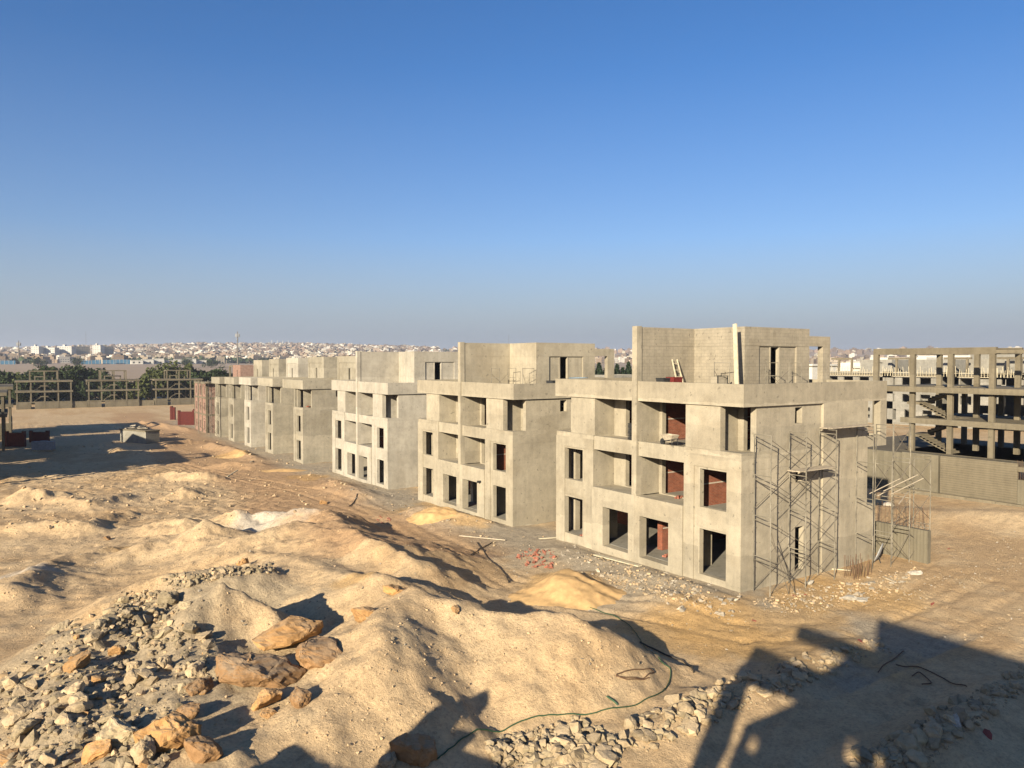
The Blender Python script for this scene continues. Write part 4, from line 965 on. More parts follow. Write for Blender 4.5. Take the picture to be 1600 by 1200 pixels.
cache = [([tuple(v.co) for v in me.vertices], [tuple(p.vertices) for p in me.polygons], [p.material_index for p in me.polygons]) for me in protos]
far_r = {}
for k, ((x_, y_, d_), z_) in enumerate(zip(SPOTS, zs)):
    rz = math.atan2(-x_, -y_)*-1*0+rc.uniform(-.9, .5)
    pi_ = rc.randrange(7)
    if k < 290:
        o = link('city_house', protos[pi_], None, None, (x_, y_, z_)); o.rotation_euler = (0, 0, rz); tag(o, 'pale flat-roofed house among the nearer houses of the distant city', 'house', 'nearer houses of the distant city')
    else:
        key = int(rc.random()*6); V, Fc, Ms = far_r.setdefault(key, ([], [], []))
        cv, cf, cm = cache[pi_]; c_, s_ = math.cos(rz), math.sin(rz); b_ = len(V); sc = rc.uniform(.8, 1.25)
        nbx = 18 if len(cf) > 18 else len(cf)
        used = cf[:nbx]; mx = max(max(q) for q in used)+1
        V += [(x_+(v[0]*c_-v[1]*s_)*sc, y_+(v[0]*s_+v[1]*c_)*sc, z_+v[2]*sc) for v in cv[:mx]]
        Fc += [tuple(b_+i for i in q) for q in used]; Ms += cm[:nbx]
allV, allF, allM = [], [], []
cmats = [(.34, .30, .22), (.25, .19, .13), (.50, .46, .38), (.15, .11, .075), (.24, .17, .115), (.10, .075, .05)]
me = bpy.data.meshes.new('city_houses_far')
for key, (V, Fc, Ms) in far_r.items():
    b_ = len(allV); allV += V; allF += [tuple(b_+i for i in q) for q in Fc]; allM += [key]*len(Fc)
me.from_pydata(allV, [], allF); me.update()
for c_ in cmats: me.materials.append(plain('city_wall', c_, bumpk=0, var=.05))
me.polygons.foreach_set('material_index', allM)
tag(link('far_city', me), 'dense mass of pale houses covering the distant rise', 'houses', None, 'stuff')
# scrub and trees between the houses of the city
V, Fc = [], []
rr = np.random.default_rng(4)
for k in range(3200):
    az = R(rr.uniform(-9, 30)); d = rr.uniform(1000, 2600)
    x_, y_ = d*math.sin(az), d*math.cos(az)
    if fbm(np.array([x_*.006]), np.array([y_*.006]), 3, 15)[0] < .48: continue
    z_ = float(base_h(x_, y_)); s = rr.uniform(4, 9)
    for j in range(14):
        p = np.array([x_, y_, z_+s*.45])+rr.normal(0, .4, 3)*[s*1.3, s*1.3, s*.6]; a = rr.normal(size=3); a /= np.linalg.norm(a); b_ = np.cross(a, rr.normal(size=3)); b_ /= np.linalg.norm(b_); k0 = len(V); q = s*.42
        V += [tuple(p-a*q), tuple(p+b_*q), tuple(p+a*q), tuple(p-b_*q)]; Fc.append((k0, k0+1, k0+2, k0+3))
me = bpy.data.meshes.new('trees'); me.from_pydata(V, [], Fc); me.update(); tag(link('city_trees', me, M['leaf']), 'dark trees scattered between the distant houses', 'trees', None, 'stuff')
# apartment slabs on the left skyline
for k, (pa, pb, pt, mt, lb) in enumerate(((48, 62, 541, 'white', 'short pale apartment block at the left end of the skyline slabs'), (62, 88, 543, 'white', 'long cream apartment block second in the skyline slabs'), (89, 114, 541, 'white', 'long cream apartment block in the middle of the skyline slabs'),
                                          (116, 143, 541, 'grey', 'grey shaded apartment block right of the cream ones'), (144, 158, 539, 'white', 'tall pale end of the skyline slabs'), (157, 180, 541, 'grey', 'grey apartment block closing the skyline slabs on the right'))):
    Yk = 1500+12*k; a = on_y(pa, pt, Yk); b_ = on_y(pb, pt, Yk); L = b_[0]-a[0]; g = H1(a[0], Yk)
    root = empty('apartment_block', (a[0], Yk, g), -.5 if mt == 'white' else .38, lb, 'building'); hz = a[2]-g
    MB().box(0, L, 0, 16, -6, hz).box(L*.35, L*.5, 2, 8, hz+.01, hz+3).build('wall', M['white' if mt == 'white' else 'render_grey'], root)
    f = MB()
    for i in range(int(L/4)):
        for z in np.arange(1.5, hz-1.5, 3.2): f.box(1.2+i*4, 2.3+i*4, -.1, -.01, z, z+1.1)
    f.build('windows', M['glass_dark'], root)
for k, (px, y0, y1, Y_, r_, lb) in enumerate(((29, 532, 552, 1100, .8, 'tall dark telecom mast with a drum head at the far left skyline'), (371, 518, 548, 900, .8, 'tall pale telecom mast standing over the terrace roofs'), (134, 518, 545, 1700, .35, 'thin lattice antenna above the skyline slabs'), (562, 534, 548, 1300, .3, 'thin pole on the skyline left of the third house'), (795, 523, 548, 1000, .25, 'very thin antenna above the second roof room'))):
    t = on_y(px, y0, Y_); g = on_y(px, y1, Y_)
    root = empty('telecom_mast', (t[0], Y_, H1(t[0], Y_)), 0, lb, 'mast'); h_ = t[2]-H1(t[0], Y_)
    MB().tube((0, 0, 0), (0, 0, h_), r_*1.2, 6, r_*.6).build('pole', M['pipe_dark'], root)
    if k < 2:
        f = MB()
        for a in range(6): c_, s_ = math.cos(a*1.05), math.sin(a*1.05); f.box(c_*2-.5, c_*2+.5, s_*2-.5, s_*2+.5, h_-6.5, h_-2.5)
        f.tube((0, 0, h_-4.6), (0, 0, h_-4.2), 2.2, 12).tube((0, 0, h_-9), (0, 0, h_-8.7), 1.7, 12).build('antenna_head', M['dish'], root)
t = on_y(441, 538, 2450); zt = on_y(441, 530, 2450)[2]
root = empty('mosque', (t[0]-25, 2450, H1(t[0], 2450)), 0, 'white building with slim towers on the far crest above the terrace roofs', 'building'); hh = t[2]-H1(t[0], 2450)
MB().box(-20, 70, 0, 30, -8, hh-3).box(10, 40, 4, 26, hh-2.99, hh+4).build('wall', M['white'], root)
for k in range(4): MB().tube((-8+k*18, 3, -5), (-8+k*18, 3, hh+13), 1.5, 8, .9).build('minaret', M['white'], root)
# blue sheeting along the far edge of the plain
for k, (pa, pb) in enumerate(((0, 24), (126, 142), (143, 158), (160, 181), (181, 203))):
    Y_ = 1000+6*k; a = on_y(pa, 565, Y_); b_ = on_y(pb, 565, Y_); root = empty('sheet_fence', (a[0], Y_, H1(a[0], Y_)), 0, ['blue sheeting shed at the far left edge', 'first blue sheeting run beyond the brown plain', 'second blue sheeting run beyond the brown plain', 'longest blue sheeting run beyond the brown plain', 'last blue sheeting run, next to pale sheds'][k], 'fence'); L = b_[0]-a[0]
    hf = 4.2+.3*k; MB().box(0, L, 0, .3, -1, hf).build('panel', M['bluefence'], root)
    f = MB()
    for i in range(int(L/4)+1): f.box(i*4, i*4+.3, -.2, -.01, -1, hf+.3)
    f.build('post', M['white'], root)
for k in range(7):
    px = 205+k*17; Y_ = 1010+8*k; a = on_y(px, 566, Y_); root = small_house('shed', (a[0], Y_, H1(a[0], Y_)), 13, 9, 4.5+(k % 3), 'white', [('y', 2, 4, 1, 3), ('y', 8, 10, 1, 3)], 'pale low shed along the far edge of the brown plain', 'shed', 'pale sheds beyond the plain')

# ------------------------------------------------------------------ STONES
def rock_mesh(seed, npt=22, flat=.7, rounder=.0, detail=0):
    r = random.Random(seed); bm = bmesh.new()
    ax = (1, r.uniform(.65, .95), r.uniform(.5, flat+.15))
    for i in range(npt):
        v = Vector((r.gauss(0, 1), r.gauss(0, 1), r.gauss(0, 1))).normalized()
        if r.random() > rounder: m_ = max(abs(v.x), abs(v.y), abs(v.z)); v = v/(m_**.75)
        v *= r.uniform(.82, 1.05); bm.verts.new((v.x*ax[0]*.5, v.y*ax[1]*.5, v.z*ax[2]*.5))
    h = bmesh.ops.convex_hull(bm, input=bm.verts); bmesh.ops.delete(bm, geom=list({g for g in h['geom_interior']+h['geom_unused'] if isinstance(g, bmesh.types.BMVert)}), context='VERTS')
    if detail:
        bmesh.ops.bevel(bm, geom=bm.edges[:], offset=.03, segments=1, affect='EDGES', clamp_overlap=True)
        bmesh.ops.triangulate(bm, faces=bm.faces[:])
        for it in range(detail): bmesh.ops.subdivide_edges(bm, edges=bm.edges[:], cuts=1, use_grid_fill=True)
        off = seed*3.7
        from mathutils import noise as mn
        bm.normal_update()
        for v in bm.verts:
            p = v.co*3.2+Vector((off, off, off)); d_ = mn.fractal(p, .8, 2.1, 6)*(.05 if detail > 1 else .035) - abs(mn.noise(v.co*6+Vector((off, 0, 0))))*.05
            v.co += v.normal*d_
    bmesh.ops.recalc_face_normals(bm, faces=bm.faces[:])
    me = bpy.data.meshes.new('stone'); bm.to_mesh(me); bm.free(); return me
ROCKS = [rock_mesh(s, 18+s % 9, .75, .3, 1) for s in range(14)]
MIDR = [rock_mesh(300+s, 18, .75, .25) for s in range(9)]
SMALL = [rock_mesh(100+s, 10, .7, .2) for s in range(8)]
BOULD = [rock_mesh(200+s, 19, .8, .2, 3) for s in range(8)]
for me in ROCKS+SMALL: pass
def withmat(me, mat):
    key = (me.name, mat)
    if key not in WM: c = me.copy(); c.materials.clear(); c.materials.append(M[mat]); WM[key] = c
    return WM[key]
WM = {}
def put(px, py, size, me, mat, name, label, cat, group=None, sink=.28, squash=1, rot=None, P=None):
    p = P or hit(px, py)
    o = bpy.data.objects.new(name, withmat(me, mat)); COL.objects.link(o)
    o.location = (p.x, p.y, p.z+size*(.32-sink)*squash); o.scale = (size, size, size*squash)
    o.rotation_euler = rot or (random.uniform(-.5, .5), random.uniform(-.5, .5), random.uniform(0, 6.3))
    tag(o, label, cat, group); return o
BL = [(452, 1000, 2.5, 'stone_orange', 'large ochre slab-like boulder above the brown one, in full sun', .62, (.1, -.15, .6)),
      (405, 1060, 3.0, 'stone_brown', 'largest brown boulder, long and rough, in the middle of the rubble mound', .62, (.1, .1, -.45)),
      (500, 1030, 2.1, 'stone_brown', 'dark ochre boulder between the big brown one and the dune', .62, (0, .2, .9)),
      (415, 1100, 1.15, 'stone_orange', 'small bright ochre boulder below the largest brown boulder', .8, None),
      (418, 1118, .6, 'stone_orange', 'little ochre stone leaning on the bright ochre boulder', .8, None),
      (470, 1095, 1.0, 'stone_brown', 'pair-topped brown boulder below the dune, right of the bright ochre one', .8, None),
      (312, 1078, 1.15, 'stone_brown', 'squared boulder with an ochre face left of the largest brown one', .8, (0, .2, .3)),
      (305, 1052, .95, 'stone_grey', 'pale grey boulder sitting above the squared ochre-faced one', .8, None),
      (264, 1170, 1.75, 'stone_orange', 'tall ochre boulder at the bottom edge, left of centre', 1.35, (0, 0, .4)),
      (222, 1185, 1.1, 'stone_grey', 'grey boulder leaning against the tall ochre one at the bottom edge', 1.2, None),
      (320, 1180, 1.25, 'stone_brown', 'rounded brown boulder at the bottom edge right of the tall ochre one', .85, None),
      (292, 1118, 1.0, 'stone_brown', 'reddish brown boulder above the tall ochre one', .7, None),
      (650, 1178, 1.75, 'stone_brown', 'smooth shaded brown boulder alone at the bottom edge beneath the dune', 1.05, (0, 0, .3)),
      (606, 1192, .8, 'stone_grey', 'grey stone at the bottom edge left of the smooth brown boulder', .7, None),
      (380, 884, .95, 'stone_orange', 'upright block-like ochre stone on top of the rubble mound', 1.1, (0, .1, .5)),
      (262, 940, 1.1, 'stone_green', 'greenish rounded boulder on the upper rubble mound', .9, None),
      (290, 950, .8, 'stone_green', 'smaller greenish stone beside the rounded one on the upper mound', .8, None),
      (92, 985, 1.2, 'stone_green', 'dark slanted slab sticking out of the left rubble slope', .5, (.5, -.5, .4)),
      (120, 1040, 1.1, 'stone_orange', 'flat yellowish stone on the left rubble slope', .6, None),
      (182, 1022, .7, 'stone_orange', 'pale blocky yellowish stone standing on the left rubble slope', 1.0, None),
      (112, 1085, 1.0, 'stone_grey', 'angular pale stone in the middle of the left rubble slope', .9, None),
      (210, 1050, .75, 'stone_grey', 'pointed pale stone casting a sharp shadow on the left slope', 1.3, None),
      (258, 1040, .7, 'stone_grey', 'leaning pale stone left of the grey boulders', 1.2, None),
      (190, 1155, 1.3, 'stone_green', 'large grey-green stone near the lower left, in sun', .8, None),
      (165, 1130, .9, 'stone_green', 'dark oval stone on the lower left slope', .7, None),
      (40, 1110, 1.1, 'stone_grey', 'flat grey stone near the left edge of the photo', .5, None),
      (150, 1180, 1.0, 'stone_orange', 'ochre-streaked stone low on the left slope', .7, None),
      (40, 1145, 1.3, 'stone_green', 'large tilted grey-green stone at the lower left edge', .6, None),
      (620, 925, 1.3, 'stone_orange', 'ochre block half buried in the crest behind the dune', .7, (0, .1, .2)),
      (572, 965, 1.5, 'stone_orange', 'bright orange stone half buried left of the dune crest', .6, None),
      (168, 842, .9, 'stone_brown', 'dark stone lying alone on the bare ground at middle left', .6, None),
      (505, 787, .8, 'stone_orange', 'orange stone lump on top of the farther heap by its shadow', .8, None),
      (712, 955, .55, 'stone_orange', 'small ochre stone on the back of the dune crest', .8, None)]
for k, (px, py, s, mt, lb, sq, rot) in enumerate(BL): put(px, py, s*(1.03 if s > 2 else .9), BOULD[k % 8], mt, 'boulder', lb, 'boulder', 'boulders of the rubble mounds', .2, sq, rot)
def region(poly, n, smin, smax, mats, name, label, cat, group, meshes, r, power=2.2, sink=.24, squash=.8):
    xs = [p[0] for p in poly]; ys = [p[1] for p in poly]; out = []
    while len(out) < n:
        px, py = r.uniform(min(xs), max(xs)), r.uniform(min(ys), max(ys)); c = False
        for i in range(len(poly)):
            (x1, y1), (x2, y2) = poly[i], poly[i-1]
            if (y1 > py) != (y2 > py) and px < (x2-x1)*(py-y1)/(y2-y1)+x1: c = not c
        if not c: continue
        out.append((px, py))
    for px, py in out:
        s = smin+(smax-smin)*r.random()**power; mt = r.choice(mats); lb = label
        if name == 'stone':
            t = (s-smin)/(smax-smin+1e-6); word = 'large' if t > .6 else 'middling' if t > .25 else 'small'
            q = min(BL, key=lambda b_: (b_[0]-px)**2+((b_[1]-py)*1.6)**2); dx, dy = px-q[0], (py-q[1])*1.6
            side = ('right of' if dx > 0 else 'left of') if abs(dx) > abs(dy) else ('below' if dy > 0 else 'above')
            if (dx*dx+dy*dy)**.5 < 130: lb = '%s %s stone %s the %s' % (word, STC[mt], side, ' '.join(q[4].split()[:7]))
            else: lb = '%s %s' % (word, label)
        put(px, py, s, r.choice(meshes), mt, name, lb, cat, group, sink, squash*r.uniform(.7, 1.2))
STC = {'stone_grey': 'pale grey', 'stone_green': 'greenish grey', 'stone_orange': 'ochre', 'stone_brown': 'brown'}
gsm = ['stone_green', 'stone_grey', 'stone_green', 'stone_grey', 'stone_grey', 'stone_green', 'stone_grey', 'stone_orange']
MOUND = [(-10, 1060), (130, 960), (230, 930), (330, 990), (330, 1060), (300, 1130), (250, 1210), (-10, 1210)]
region(MOUND, 120, .25, .85, gsm, 'stone', 'angular grey stone among many on the left rubble slope', 'stone', 'stones on the left rubble slope', ROCKS, rr)
region([(150, 985), (190, 930), (250, 945), (235, 1000)], 34, .22, .75, ['stone_green'], 'stone', 'greenish stone in the dense patch below the upper mound', 'stone', 'stones of the dense greenish patch', ROCKS, rr)
region([(260, 905), (300, 893), (430, 880), (440, 895), (360, 900), (280, 920)], 30, .18, .55, ['stone_green', 'stone_grey'], 'stone', 'grey stone strewn over the top of the rubble mound', 'stone', 'stones on the top of the rubble mound', ROCKS, rr)
STRIP1 = [(760, 1170), (850, 1130), (935, 1155), (1010, 1140), (1010, 1200), (860, 1215), (760, 1190)]
region([(862, 1150), (905, 1130), (960, 1180), (960, 1215), (850, 1215)], 26, .35, .95, ['stone_grey'], 'stone', 'pale stone of the heap at the bottom edge right of the brown boulder', 'stone', 'stones of the bottom heap', ROCKS, rr, 1.2)
region([(965, 1140), (1090, 1075), (1200, 1050), (1225, 1075), (1110, 1125), (1000, 1165)], 60, .25, .75, ['stone_grey'], 'stone', 'pale stone in the line edging the near side of the road', 'stone', 'stones edging the near side of the road', ROCKS, rr, 1.6)
region([(1200, 1050), (1290, 1005), (1370, 1010), (1290, 1040), (1220, 1075)], 30, .25, .6, ['stone_grey'], 'stone', 'stone of the roadside line lying in the building shadow', 'stone', 'shaded stones of the roadside line', ROCKS, rr, 1.6)
# beyond the largest three hundred the rest of the stones form one mass each
def mass(polys, n, smin, smax, mats, name, label, seed, meshes=None, sink=.2):
    r = random.Random(seed); V = []; Fc = []; Mi = []
    src = [([v.co.copy() for v in me.vertices], [tuple(p.vertices) for p in me.polygons]) for me in (meshes or SMALL)]
    cnt = 0; wts = [max(1, len(p)) for p in polys]
    while cnt < n:
        poly = polys[r.randrange(len(polys))]; xs = [p[0] for p in poly]; ys = [p[1] for p in poly]
        px, py = r.uniform(min(xs), max(xs)), r.uniform(min(ys), max(ys)); c = False
        for i in range(len(poly)):
            (x1, y1), (x2, y2) = poly[i], poly[i-1]
            if (y1 > py) != (y2 > py) and px < (x2-x1)*(py-y1)/(y2-y1)+x1: c = not c
        if not c: continue
        cnt += 1; s = smin+(smax-smin)*r.random()**3
        if fbm(np.array([px*.02]), np.array([py*.03]), 2, seed)[0] < .38 and r.random() < .7: s *= .5
        p = hit(px, py, 300); rot = Matrix.Rotation(r.uniform(0, 6.3), 3, 'Z') @ Matrix.Rotation(r.uniform(-.7, .7), 3, 'X')
        vs, fs = r.choice(src); b_ = len(V); o_ = Vector((p.x, p.y, p.z+s*(.3-sink)))
        V += [tuple(o_+rot @ (v*s)) for v in vs]; Fc += [tuple(b_+i for i in q) for q in fs]; k = r.randrange(len(mats)); Mi += [k]*len(fs)
    me = bpy.data.meshes.new(name); me.from_pydata(V, [], Fc); me.update()
    for q in mats: me.materials.append(M[q])
    me.polygons.foreach_set('material_index', Mi); return tag(link(name, me), label, 'rubble', None, 'stuff')
mass([MOUND, MOUND, [(150, 985), (190, 925), (270, 925), (280, 960), (250, 1010)], [(250, 905), (300, 892), (420, 880), (430, 892), (355, 900), (270, 925)]], 2500, .04, .34, ['stone_green', 'stone_green', 'stone_grey', 'clod'], 'rubble', 'small grey rubble scattered over the left mound', 1, MIDR)
mass([[(960, 1150), (1100, 1070), (1380, 995), (1390, 1015), (1240, 1080), (1000, 1180)], [(760, 1160), (900, 1120), (980, 1160), (960, 1210), (770, 1205)], [(1310, 1200), (1420, 1140), (1560, 1060), (1610, 1040), (1610, 1075), (1500, 1150), (1440, 1210)]], 1700, .07, .42, ['stone_grey', 'stone_green'], 'rubble', 'broken stone in the low banks edging the site road', 2, MIDR)
region([(1340, 1190), (1400, 1140), (1480, 1100), (1560, 1060), (1590, 1070), (1500, 1130), (1430, 1195)], 40, .3, .75, ['stone_grey', 'stone_green'], 'stone', 'grey stone in the shaded bank at the lower right', 'stone', 'stones of the shaded bank at the lower right', ROCKS, rr, 1.6)
SCAT = [[(0, 760), (560, 700), (700, 820), (1000, 960), (1600, 860), (1600, 1000), (1100, 1060), (500, 1000), (0, 960)], [(500, 740), (660, 770), (850, 850), (1160, 935), (1330, 930), (1150, 990), (900, 950), (650, 840)], [(1180, 930), (1340, 900), (1460, 870), (1600, 820), (1600, 900), (1350, 960), (1200, 960)]]
mass([[(0, 800), (560, 780), (720, 900), (1060, 1030), (800, 1120), (480, 1200), (300, 1180), (330, 960), (0, 1000)], [(560, 920), (900, 950), (1000, 1050), (700, 1150), (500, 1190), (500, 1020)], [(0, 740), (360, 730), (560, 790), (400, 900), (0, 960)]], 2600, .02, .13, ['clod', 'clod', 'clod'], 'soil_clods', 'crumbled clods of soil lying over the sand mounds', 6)
mass([[(180, 650), (360, 655), (560, 745), (480, 800), (0, 830), (0, 745)]], 900, .08, .42, ['clod', 'stone_grey', 'clod'], 'soil_clods', 'lumps of soil and stone over the middle of the site', 9, MIDR)
mass([[(520, 738), (640, 768), (800, 822), (870, 842), (1000, 885), (1165, 925), (1150, 965), (980, 925), (860, 880), (740, 845), (600, 795), (510, 760)], [(900, 860), (1080, 905), (1130, 960), (960, 920)], [(1165, 940), (1300, 915), (1440, 885), (1400, 930), (1250, 960)]], 1700, .03, .26, ['clod', 'stone_grey', 'stone_grey', 'rubble', 'clod', 'clod'], 'rubble', 'continuous spill of mortar and block rubble along the house fronts', 10)
mass(SCAT, 1900, .03, .16, ['stone_grey', 'stone_grey', 'rubble'], 'rubble', 'loose chips and crumbs of mortar scattered over the site', 3)
# plaster rubble by the house fronts
for (poly, n, lb, grp, mts) in ((((985, 900), (1040, 870), (1110, 905), (1170, 935), (1150, 965), (1020, 950)), 70, 'pale mortar lump in the spill before the nearest house', 'mortar lumps before the nearest house', ['rubble']),
                             (((870, 868), (900, 850), (970, 880), (955, 915), (890, 880)), 55, 'whitish mortar lump beside the red brick pile', 'mortar lumps beside the brick pile', ['rubble']),
                             (((525, 745), (600, 760), (640, 790), (740, 822), (650, 812), (560, 785)), 40, 'mortar lump before the second and third houses', 'mortar lumps before the second and third houses', ['rubble', 'stone_grey']),
                             (((1260, 905), (1340, 915), (1440, 890), (1460, 900), (1330, 940), (1250, 945)), 40, 'mortar crumb by the foot of the scaffolding', 'mortar lumps at the foot of the scaffolding', ['rubble', 'rubble'])):
    region(list(poly), n, .08, .42, mts, 'mortar_lump', lb, 'rubble', grp, SMALL, rr, 2.2)
region([(800, 868), (835, 856), (868, 862), (865, 890), (825, 888)], 70, .12, .36, ['rubble_red'], 'brick_piece', 'broken red brick in the small pile before the nearest house', 'brick', 'broken bricks in the red pile', SMALL, rr, 1.4, .1)
region([(590, 806), (612, 812), (605, 820), (588, 815)], 14, .12, .3, ['rubble_red'], 'brick_piece', 'broken red brick of the little pile before the second house', 'brick', 'broken bricks before the second house', SMALL, rr, 1.4, .1)
for k, (px, py, lb) in enumerate(((1482, 858, 'dark red rag lying alone in the bare yard'), (1458, 945, 'faded red sack flattened on the ground right of the scaffolding'), (1178, 970, 'dark red brick lump on the open ground before the scaffolding'), (1345, 1003, 'red rag at the tip of the building shadow'), (1240, 931, 'red scrap at the foot of the first scaffold bay'), (1257, 930, 'second red scrap at the foot of the scaffold'), (1545, 1150, 'red tray in shade on the lower right bank'))):
    put(px, py, [.35, .4, .28, .3, .28, .25, .5][k], SMALL[k % 8], 'red_rag', 'rag', lb, 'rag', None, .15, .35)
for k, (px, py, s, lb) in enumerate(((1325, 937, .9, 'crumpled pale paper sacks near the scaffold foot, left one'), (1345, 938, .8, 'crumpled pale paper sack near the scaffold foot, right one'), (1265, 912, .7, 'cream paper sack lying against the scaffold foot'), (1430, 897, .9, 'yellowish foam lump at the corner of the concrete stub wall'), (1388, 790, .9, 'cream sack bundle hanging behind the rear scaffold bay'), (1492, 1130, .55, 'clear plastic bag caught in the shaded bank'), (405, 740, .0, ''))):
    if s: put(px, py, s, BOULD[(k+3) % 8], 'sack', 'sack', lb, 'sack', None, .15, .45)
# small brick stacks and leftovers set down in the openings
for k, (X_, Y_, Z_, lb) in enumerate(((30.5, 24.5+12.9, .33, 'red bricks lying on the sill of the far ground-floor opening of the nearest house'), (31.2, 24.5+6.2, .33, 'bricks left inside the entrance of the nearest house, right opening'), (31.6, 24.5+5.6, 3.8, 'bricks and mortar lumps on the first-floor balcony of the nearest house'),
                                      (31.0, 44.95+5.6, -.12, 'bricks inside the second house entrance'), (31.0, 67.4+1.9, -.55, 'bricks inside the third house window'), (31.0, 92.4+1.5, 5.9, 'bricks on the loggia floor of the first single house'))):
    root = empty('brick_stack', (X_, Y_, Z_), random.uniform(0, 1), lb, 'bricks')
    for j in range(7): MB().box(0, .25, 0, .12, 0, .09).build('brick', M['rubble_red'], root, ((j % 3)*.27+random.uniform(-.03, .03), (j//3 % 2)*.16, (j//6)*.095)).rotation_euler = (0, 0, random.uniform(-.3, .3))
# orange sand heap in front of the nearest house
def heap(px, py, rx, ry, h, mat, label, seed, name='sand_heap', rz=0):
    p = hit(px, py); N = 44; V = []; Fc = []
    for i in range(N+1):
        for j in range(N+1):
            u, v_ = (i/N*2-1)*1.15, (j/N*2-1)*1.15
            V.append((u*rx, v_*ry))
    U = np.array(V); rr_ = np.hypot(U[:, 0]/rx, U[:, 1]/ry)+(fbm(U[:, 0]*.9+seed, U[:, 1]*.9, 4, seed)-.5)*.35
    hz = h*np.clip(1-rr_, -.3, 1); hz = np.where(hz > h*.75, h*.75+(hz-h*.75)*.4, hz)+(fbm(U[:, 0]*3, U[:, 1]*3, 4, seed+3)-.5)*.16*h
    c_, s_ = math.cos(rz), math.sin(rz); X = p.x+U[:, 0]*c_-U[:, 1]*s_; Y = p.y+U[:, 0]*s_+U[:, 1]*c_
    gz_ = look(X, Y); Z = gz_+np.where(rr_ < 1, np.maximum(hz, -.02), hz)-.03
    vs = [(float(a-p.x), float(b_-p.y), float(c-p.z)) for a, b_, c in zip(X, Y, Z)]
    for i in range(N):
        for j in range(N): a = i*(N+1)+j; Fc.append((a, a+N+1, a+N+2, a+1))
    me = bpy.data.meshes.new(name); me.from_pydata(vs, [], Fc); me.update(); me.polygons.foreach_set('use_smooth', [True]*len(Fc))
    o = link(name, me, M[mat], None, (p.x, p.y, p.z)); tag(o, label, 'sand heap'); return o
heap(887, 922, 3.0, 2.0, .75, 'yellow', 'smooth orange sand heap before the nearest house', 3, rz=-.6)
heap(676, 806, 2.2, 1.5, .6, 'yellow', 'orange sand heap before the second house', 8, rz=-.6)
heap(1006, 888, .1, .1, .05, 'yellow', 'pinch of orange sand under the nearest house wall', 2) if False else None
heap(372, 711, 3.0, 1.8, .5, 'yellow', 'orange sand heap before the far single houses', 12, rz=-.6)
heap(445, 735, 3.0, 1.4, .3, 'yellow', 'low orange sand spill at the first single house', 15, rz=-.6)
o = heap(1142, 872, 1.1, 1.1, .9, 'yellow', 'orange sand heaped inside the ground floor of the nearest house', 19); o.location = (34.2, 26.6, .33)
# hoses and cables lying on the ground
def cable(pts, r, mat, name, label, cat, lift=.02):
    from mathutils import geometry
    P = [hit(px, py) for px, py in pts]; out = []
    for i in range(len(P)-1):
        p0, p1, p2, p3 = P[max(i-1, 0)], P[i], P[i+1], P[min(i+2, len(P)-1)]
        for t in np.linspace(0, 1, 9)[:-1]:
            q = .5*((2*p1)+(p2-p0)*t+(2*p0-5*p1+4*p2-p3)*t*t+(3*p1-p0-3*p2+p3)*t**3); out.append((q.x, q.y, H1(q.x, q.y)+r+lift))
    out.append((P[-1].x, P[-1].y, P[-1].z+r)); o = MB().path(out, r, 6).build(name, M[mat]); return tag(o, label, cat)
cable([(683, 1188), (705, 1170), (760, 1142), (815, 1128), (870, 1119), (940, 1112), (1000, 1100), (1035, 1082), (1048, 1050), (1030, 1030), (1000, 1000), (975, 972), (935, 955), (900, 945), (858, 940)], .02, 'hose', 'garden_hose', 'long green hose curving round the foot of the dune', 'hose')
cable([(948, 1090), (965, 1103)], .03, 'hose', 'garden_hose', 'short green hose end branching off the long one', 'hose')
cable([(745, 848), (760, 870), (785, 893), (795, 911)], .03, 'cable', 'cable', 'dark cable snaking down before the second house', 'cable')
cable([(770, 848), (752, 858), (735, 868)], .03, 'cable', 'cable', 'short cable crossing the damp patch', 'cable')
cable([(545, 792), (556, 780), (558, 772)], .04, 'cable', 'cable', 'dark cable end by the third house', 'cable')
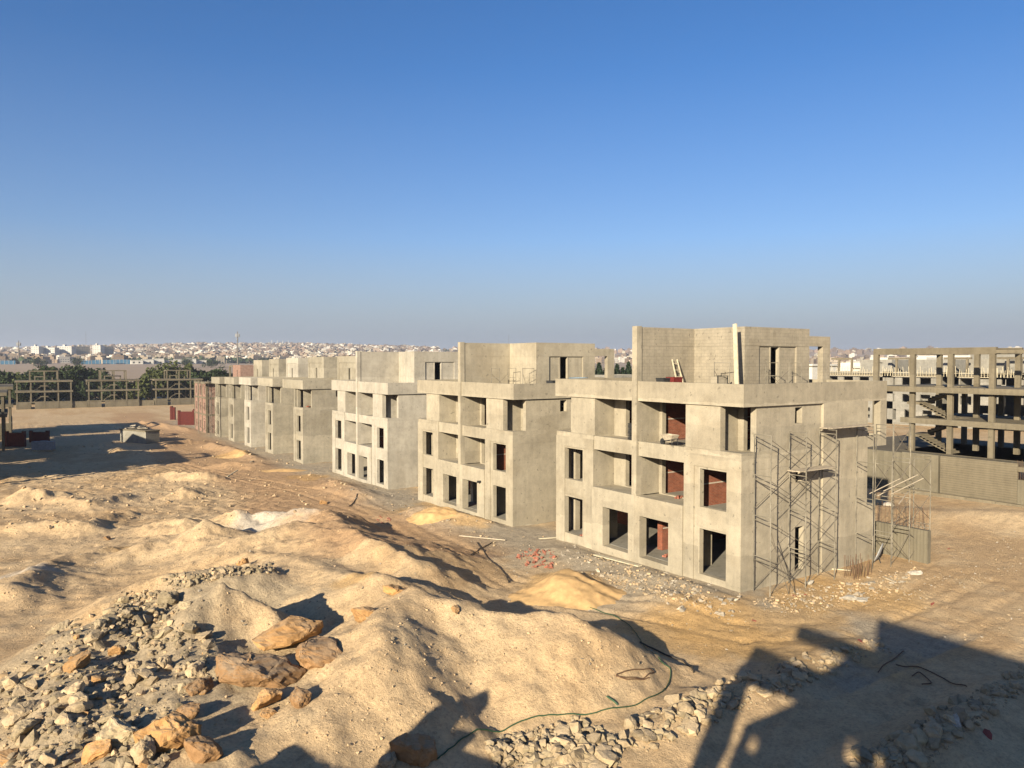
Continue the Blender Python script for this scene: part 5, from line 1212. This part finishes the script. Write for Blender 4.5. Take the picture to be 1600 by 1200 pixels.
cable([(962, 1058), (990, 1060), (1010, 1058), (1022, 1051), (1000, 1048), (970, 1053), (964, 1057), (985, 1063), (1015, 1060)], .02, 'rebar', 'wire_coil', 'coil of bent wire on the ground right of the dune', 'wire')
cable([(1000, 1005), (1040, 1025), (1068, 1035), (1084, 1052)], .035, 'cable', 'cable', 'dark cable in the shadow at the tip of the dune', 'cable')
cable([(1372, 1052), (1382, 1040), (1398, 1030), (1412, 1018)], .02, 'rebar', 'bent_rod', 'bent rod in the building shadow, upper one', 'rod')
cable([(1400, 1040), (1440, 1045), (1475, 1062), (1510, 1073)], .02, 'rebar', 'bent_rod', 'long bent rod across the road in the building shadow', 'rod')
cable([(1425, 1058), (1437, 1052), (1455, 1068), (1440, 1070)], .02, 'rebar', 'bent_rod', 'hooked rod in the middle of the shaded road', 'rod')
for k, (a, b_, wd, mt, lb) in enumerate((((718, 838), (790, 845), .14, 'wood_grey', 'grey timber lying before the second house'), ((842, 843), (872, 841), .12, 'wood', 'timber lying at the left corner of the nearest house'), ((930, 868), (1000, 886), .3, 'wood', 'pale plank lying along the foot of the nearest house'), ((1380, 903), (1400, 912), .1, 'wood_grey', 'short timber by the stub wall'), ((1296, 890), (1330, 893), .1, 'wood', 'thin batten by the scaffold foot'), ((355, 745), (395, 720), .12, 'wood', 'timber beside the far single houses'))):
    p, q = hit(*a), hit(*b_); o = MB().bar((0, 0, .06), tuple(q-p+Vector((0, 0, .06))), wd, .06).build('timber', M[mt], None, p); tag(o, lb, 'timber')

# ------------------------------------------------------------------ HAZE
hz_ = MB().box(-4100, 9100, -420, 9100, -9, 96).build('haze', None); hz_['kind'] = 'stuff'
m = bpy.data.materials.new('dusty_air'); m.use_nodes = True; n = m.node_tree; n.nodes.clear()
vo = n.nodes.new('ShaderNodeVolumePrincipled'); vo.inputs['Color'].default_value = (.80, .84, .92, 1); vo.inputs['Density'].default_value = .00018; vo.inputs['Anisotropy'].default_value = .2
mo = n.nodes.new('ShaderNodeOutputMaterial'); n.links.new(vo.outputs[0], mo.inputs['Volume']); hz_.data.materials.append(m)
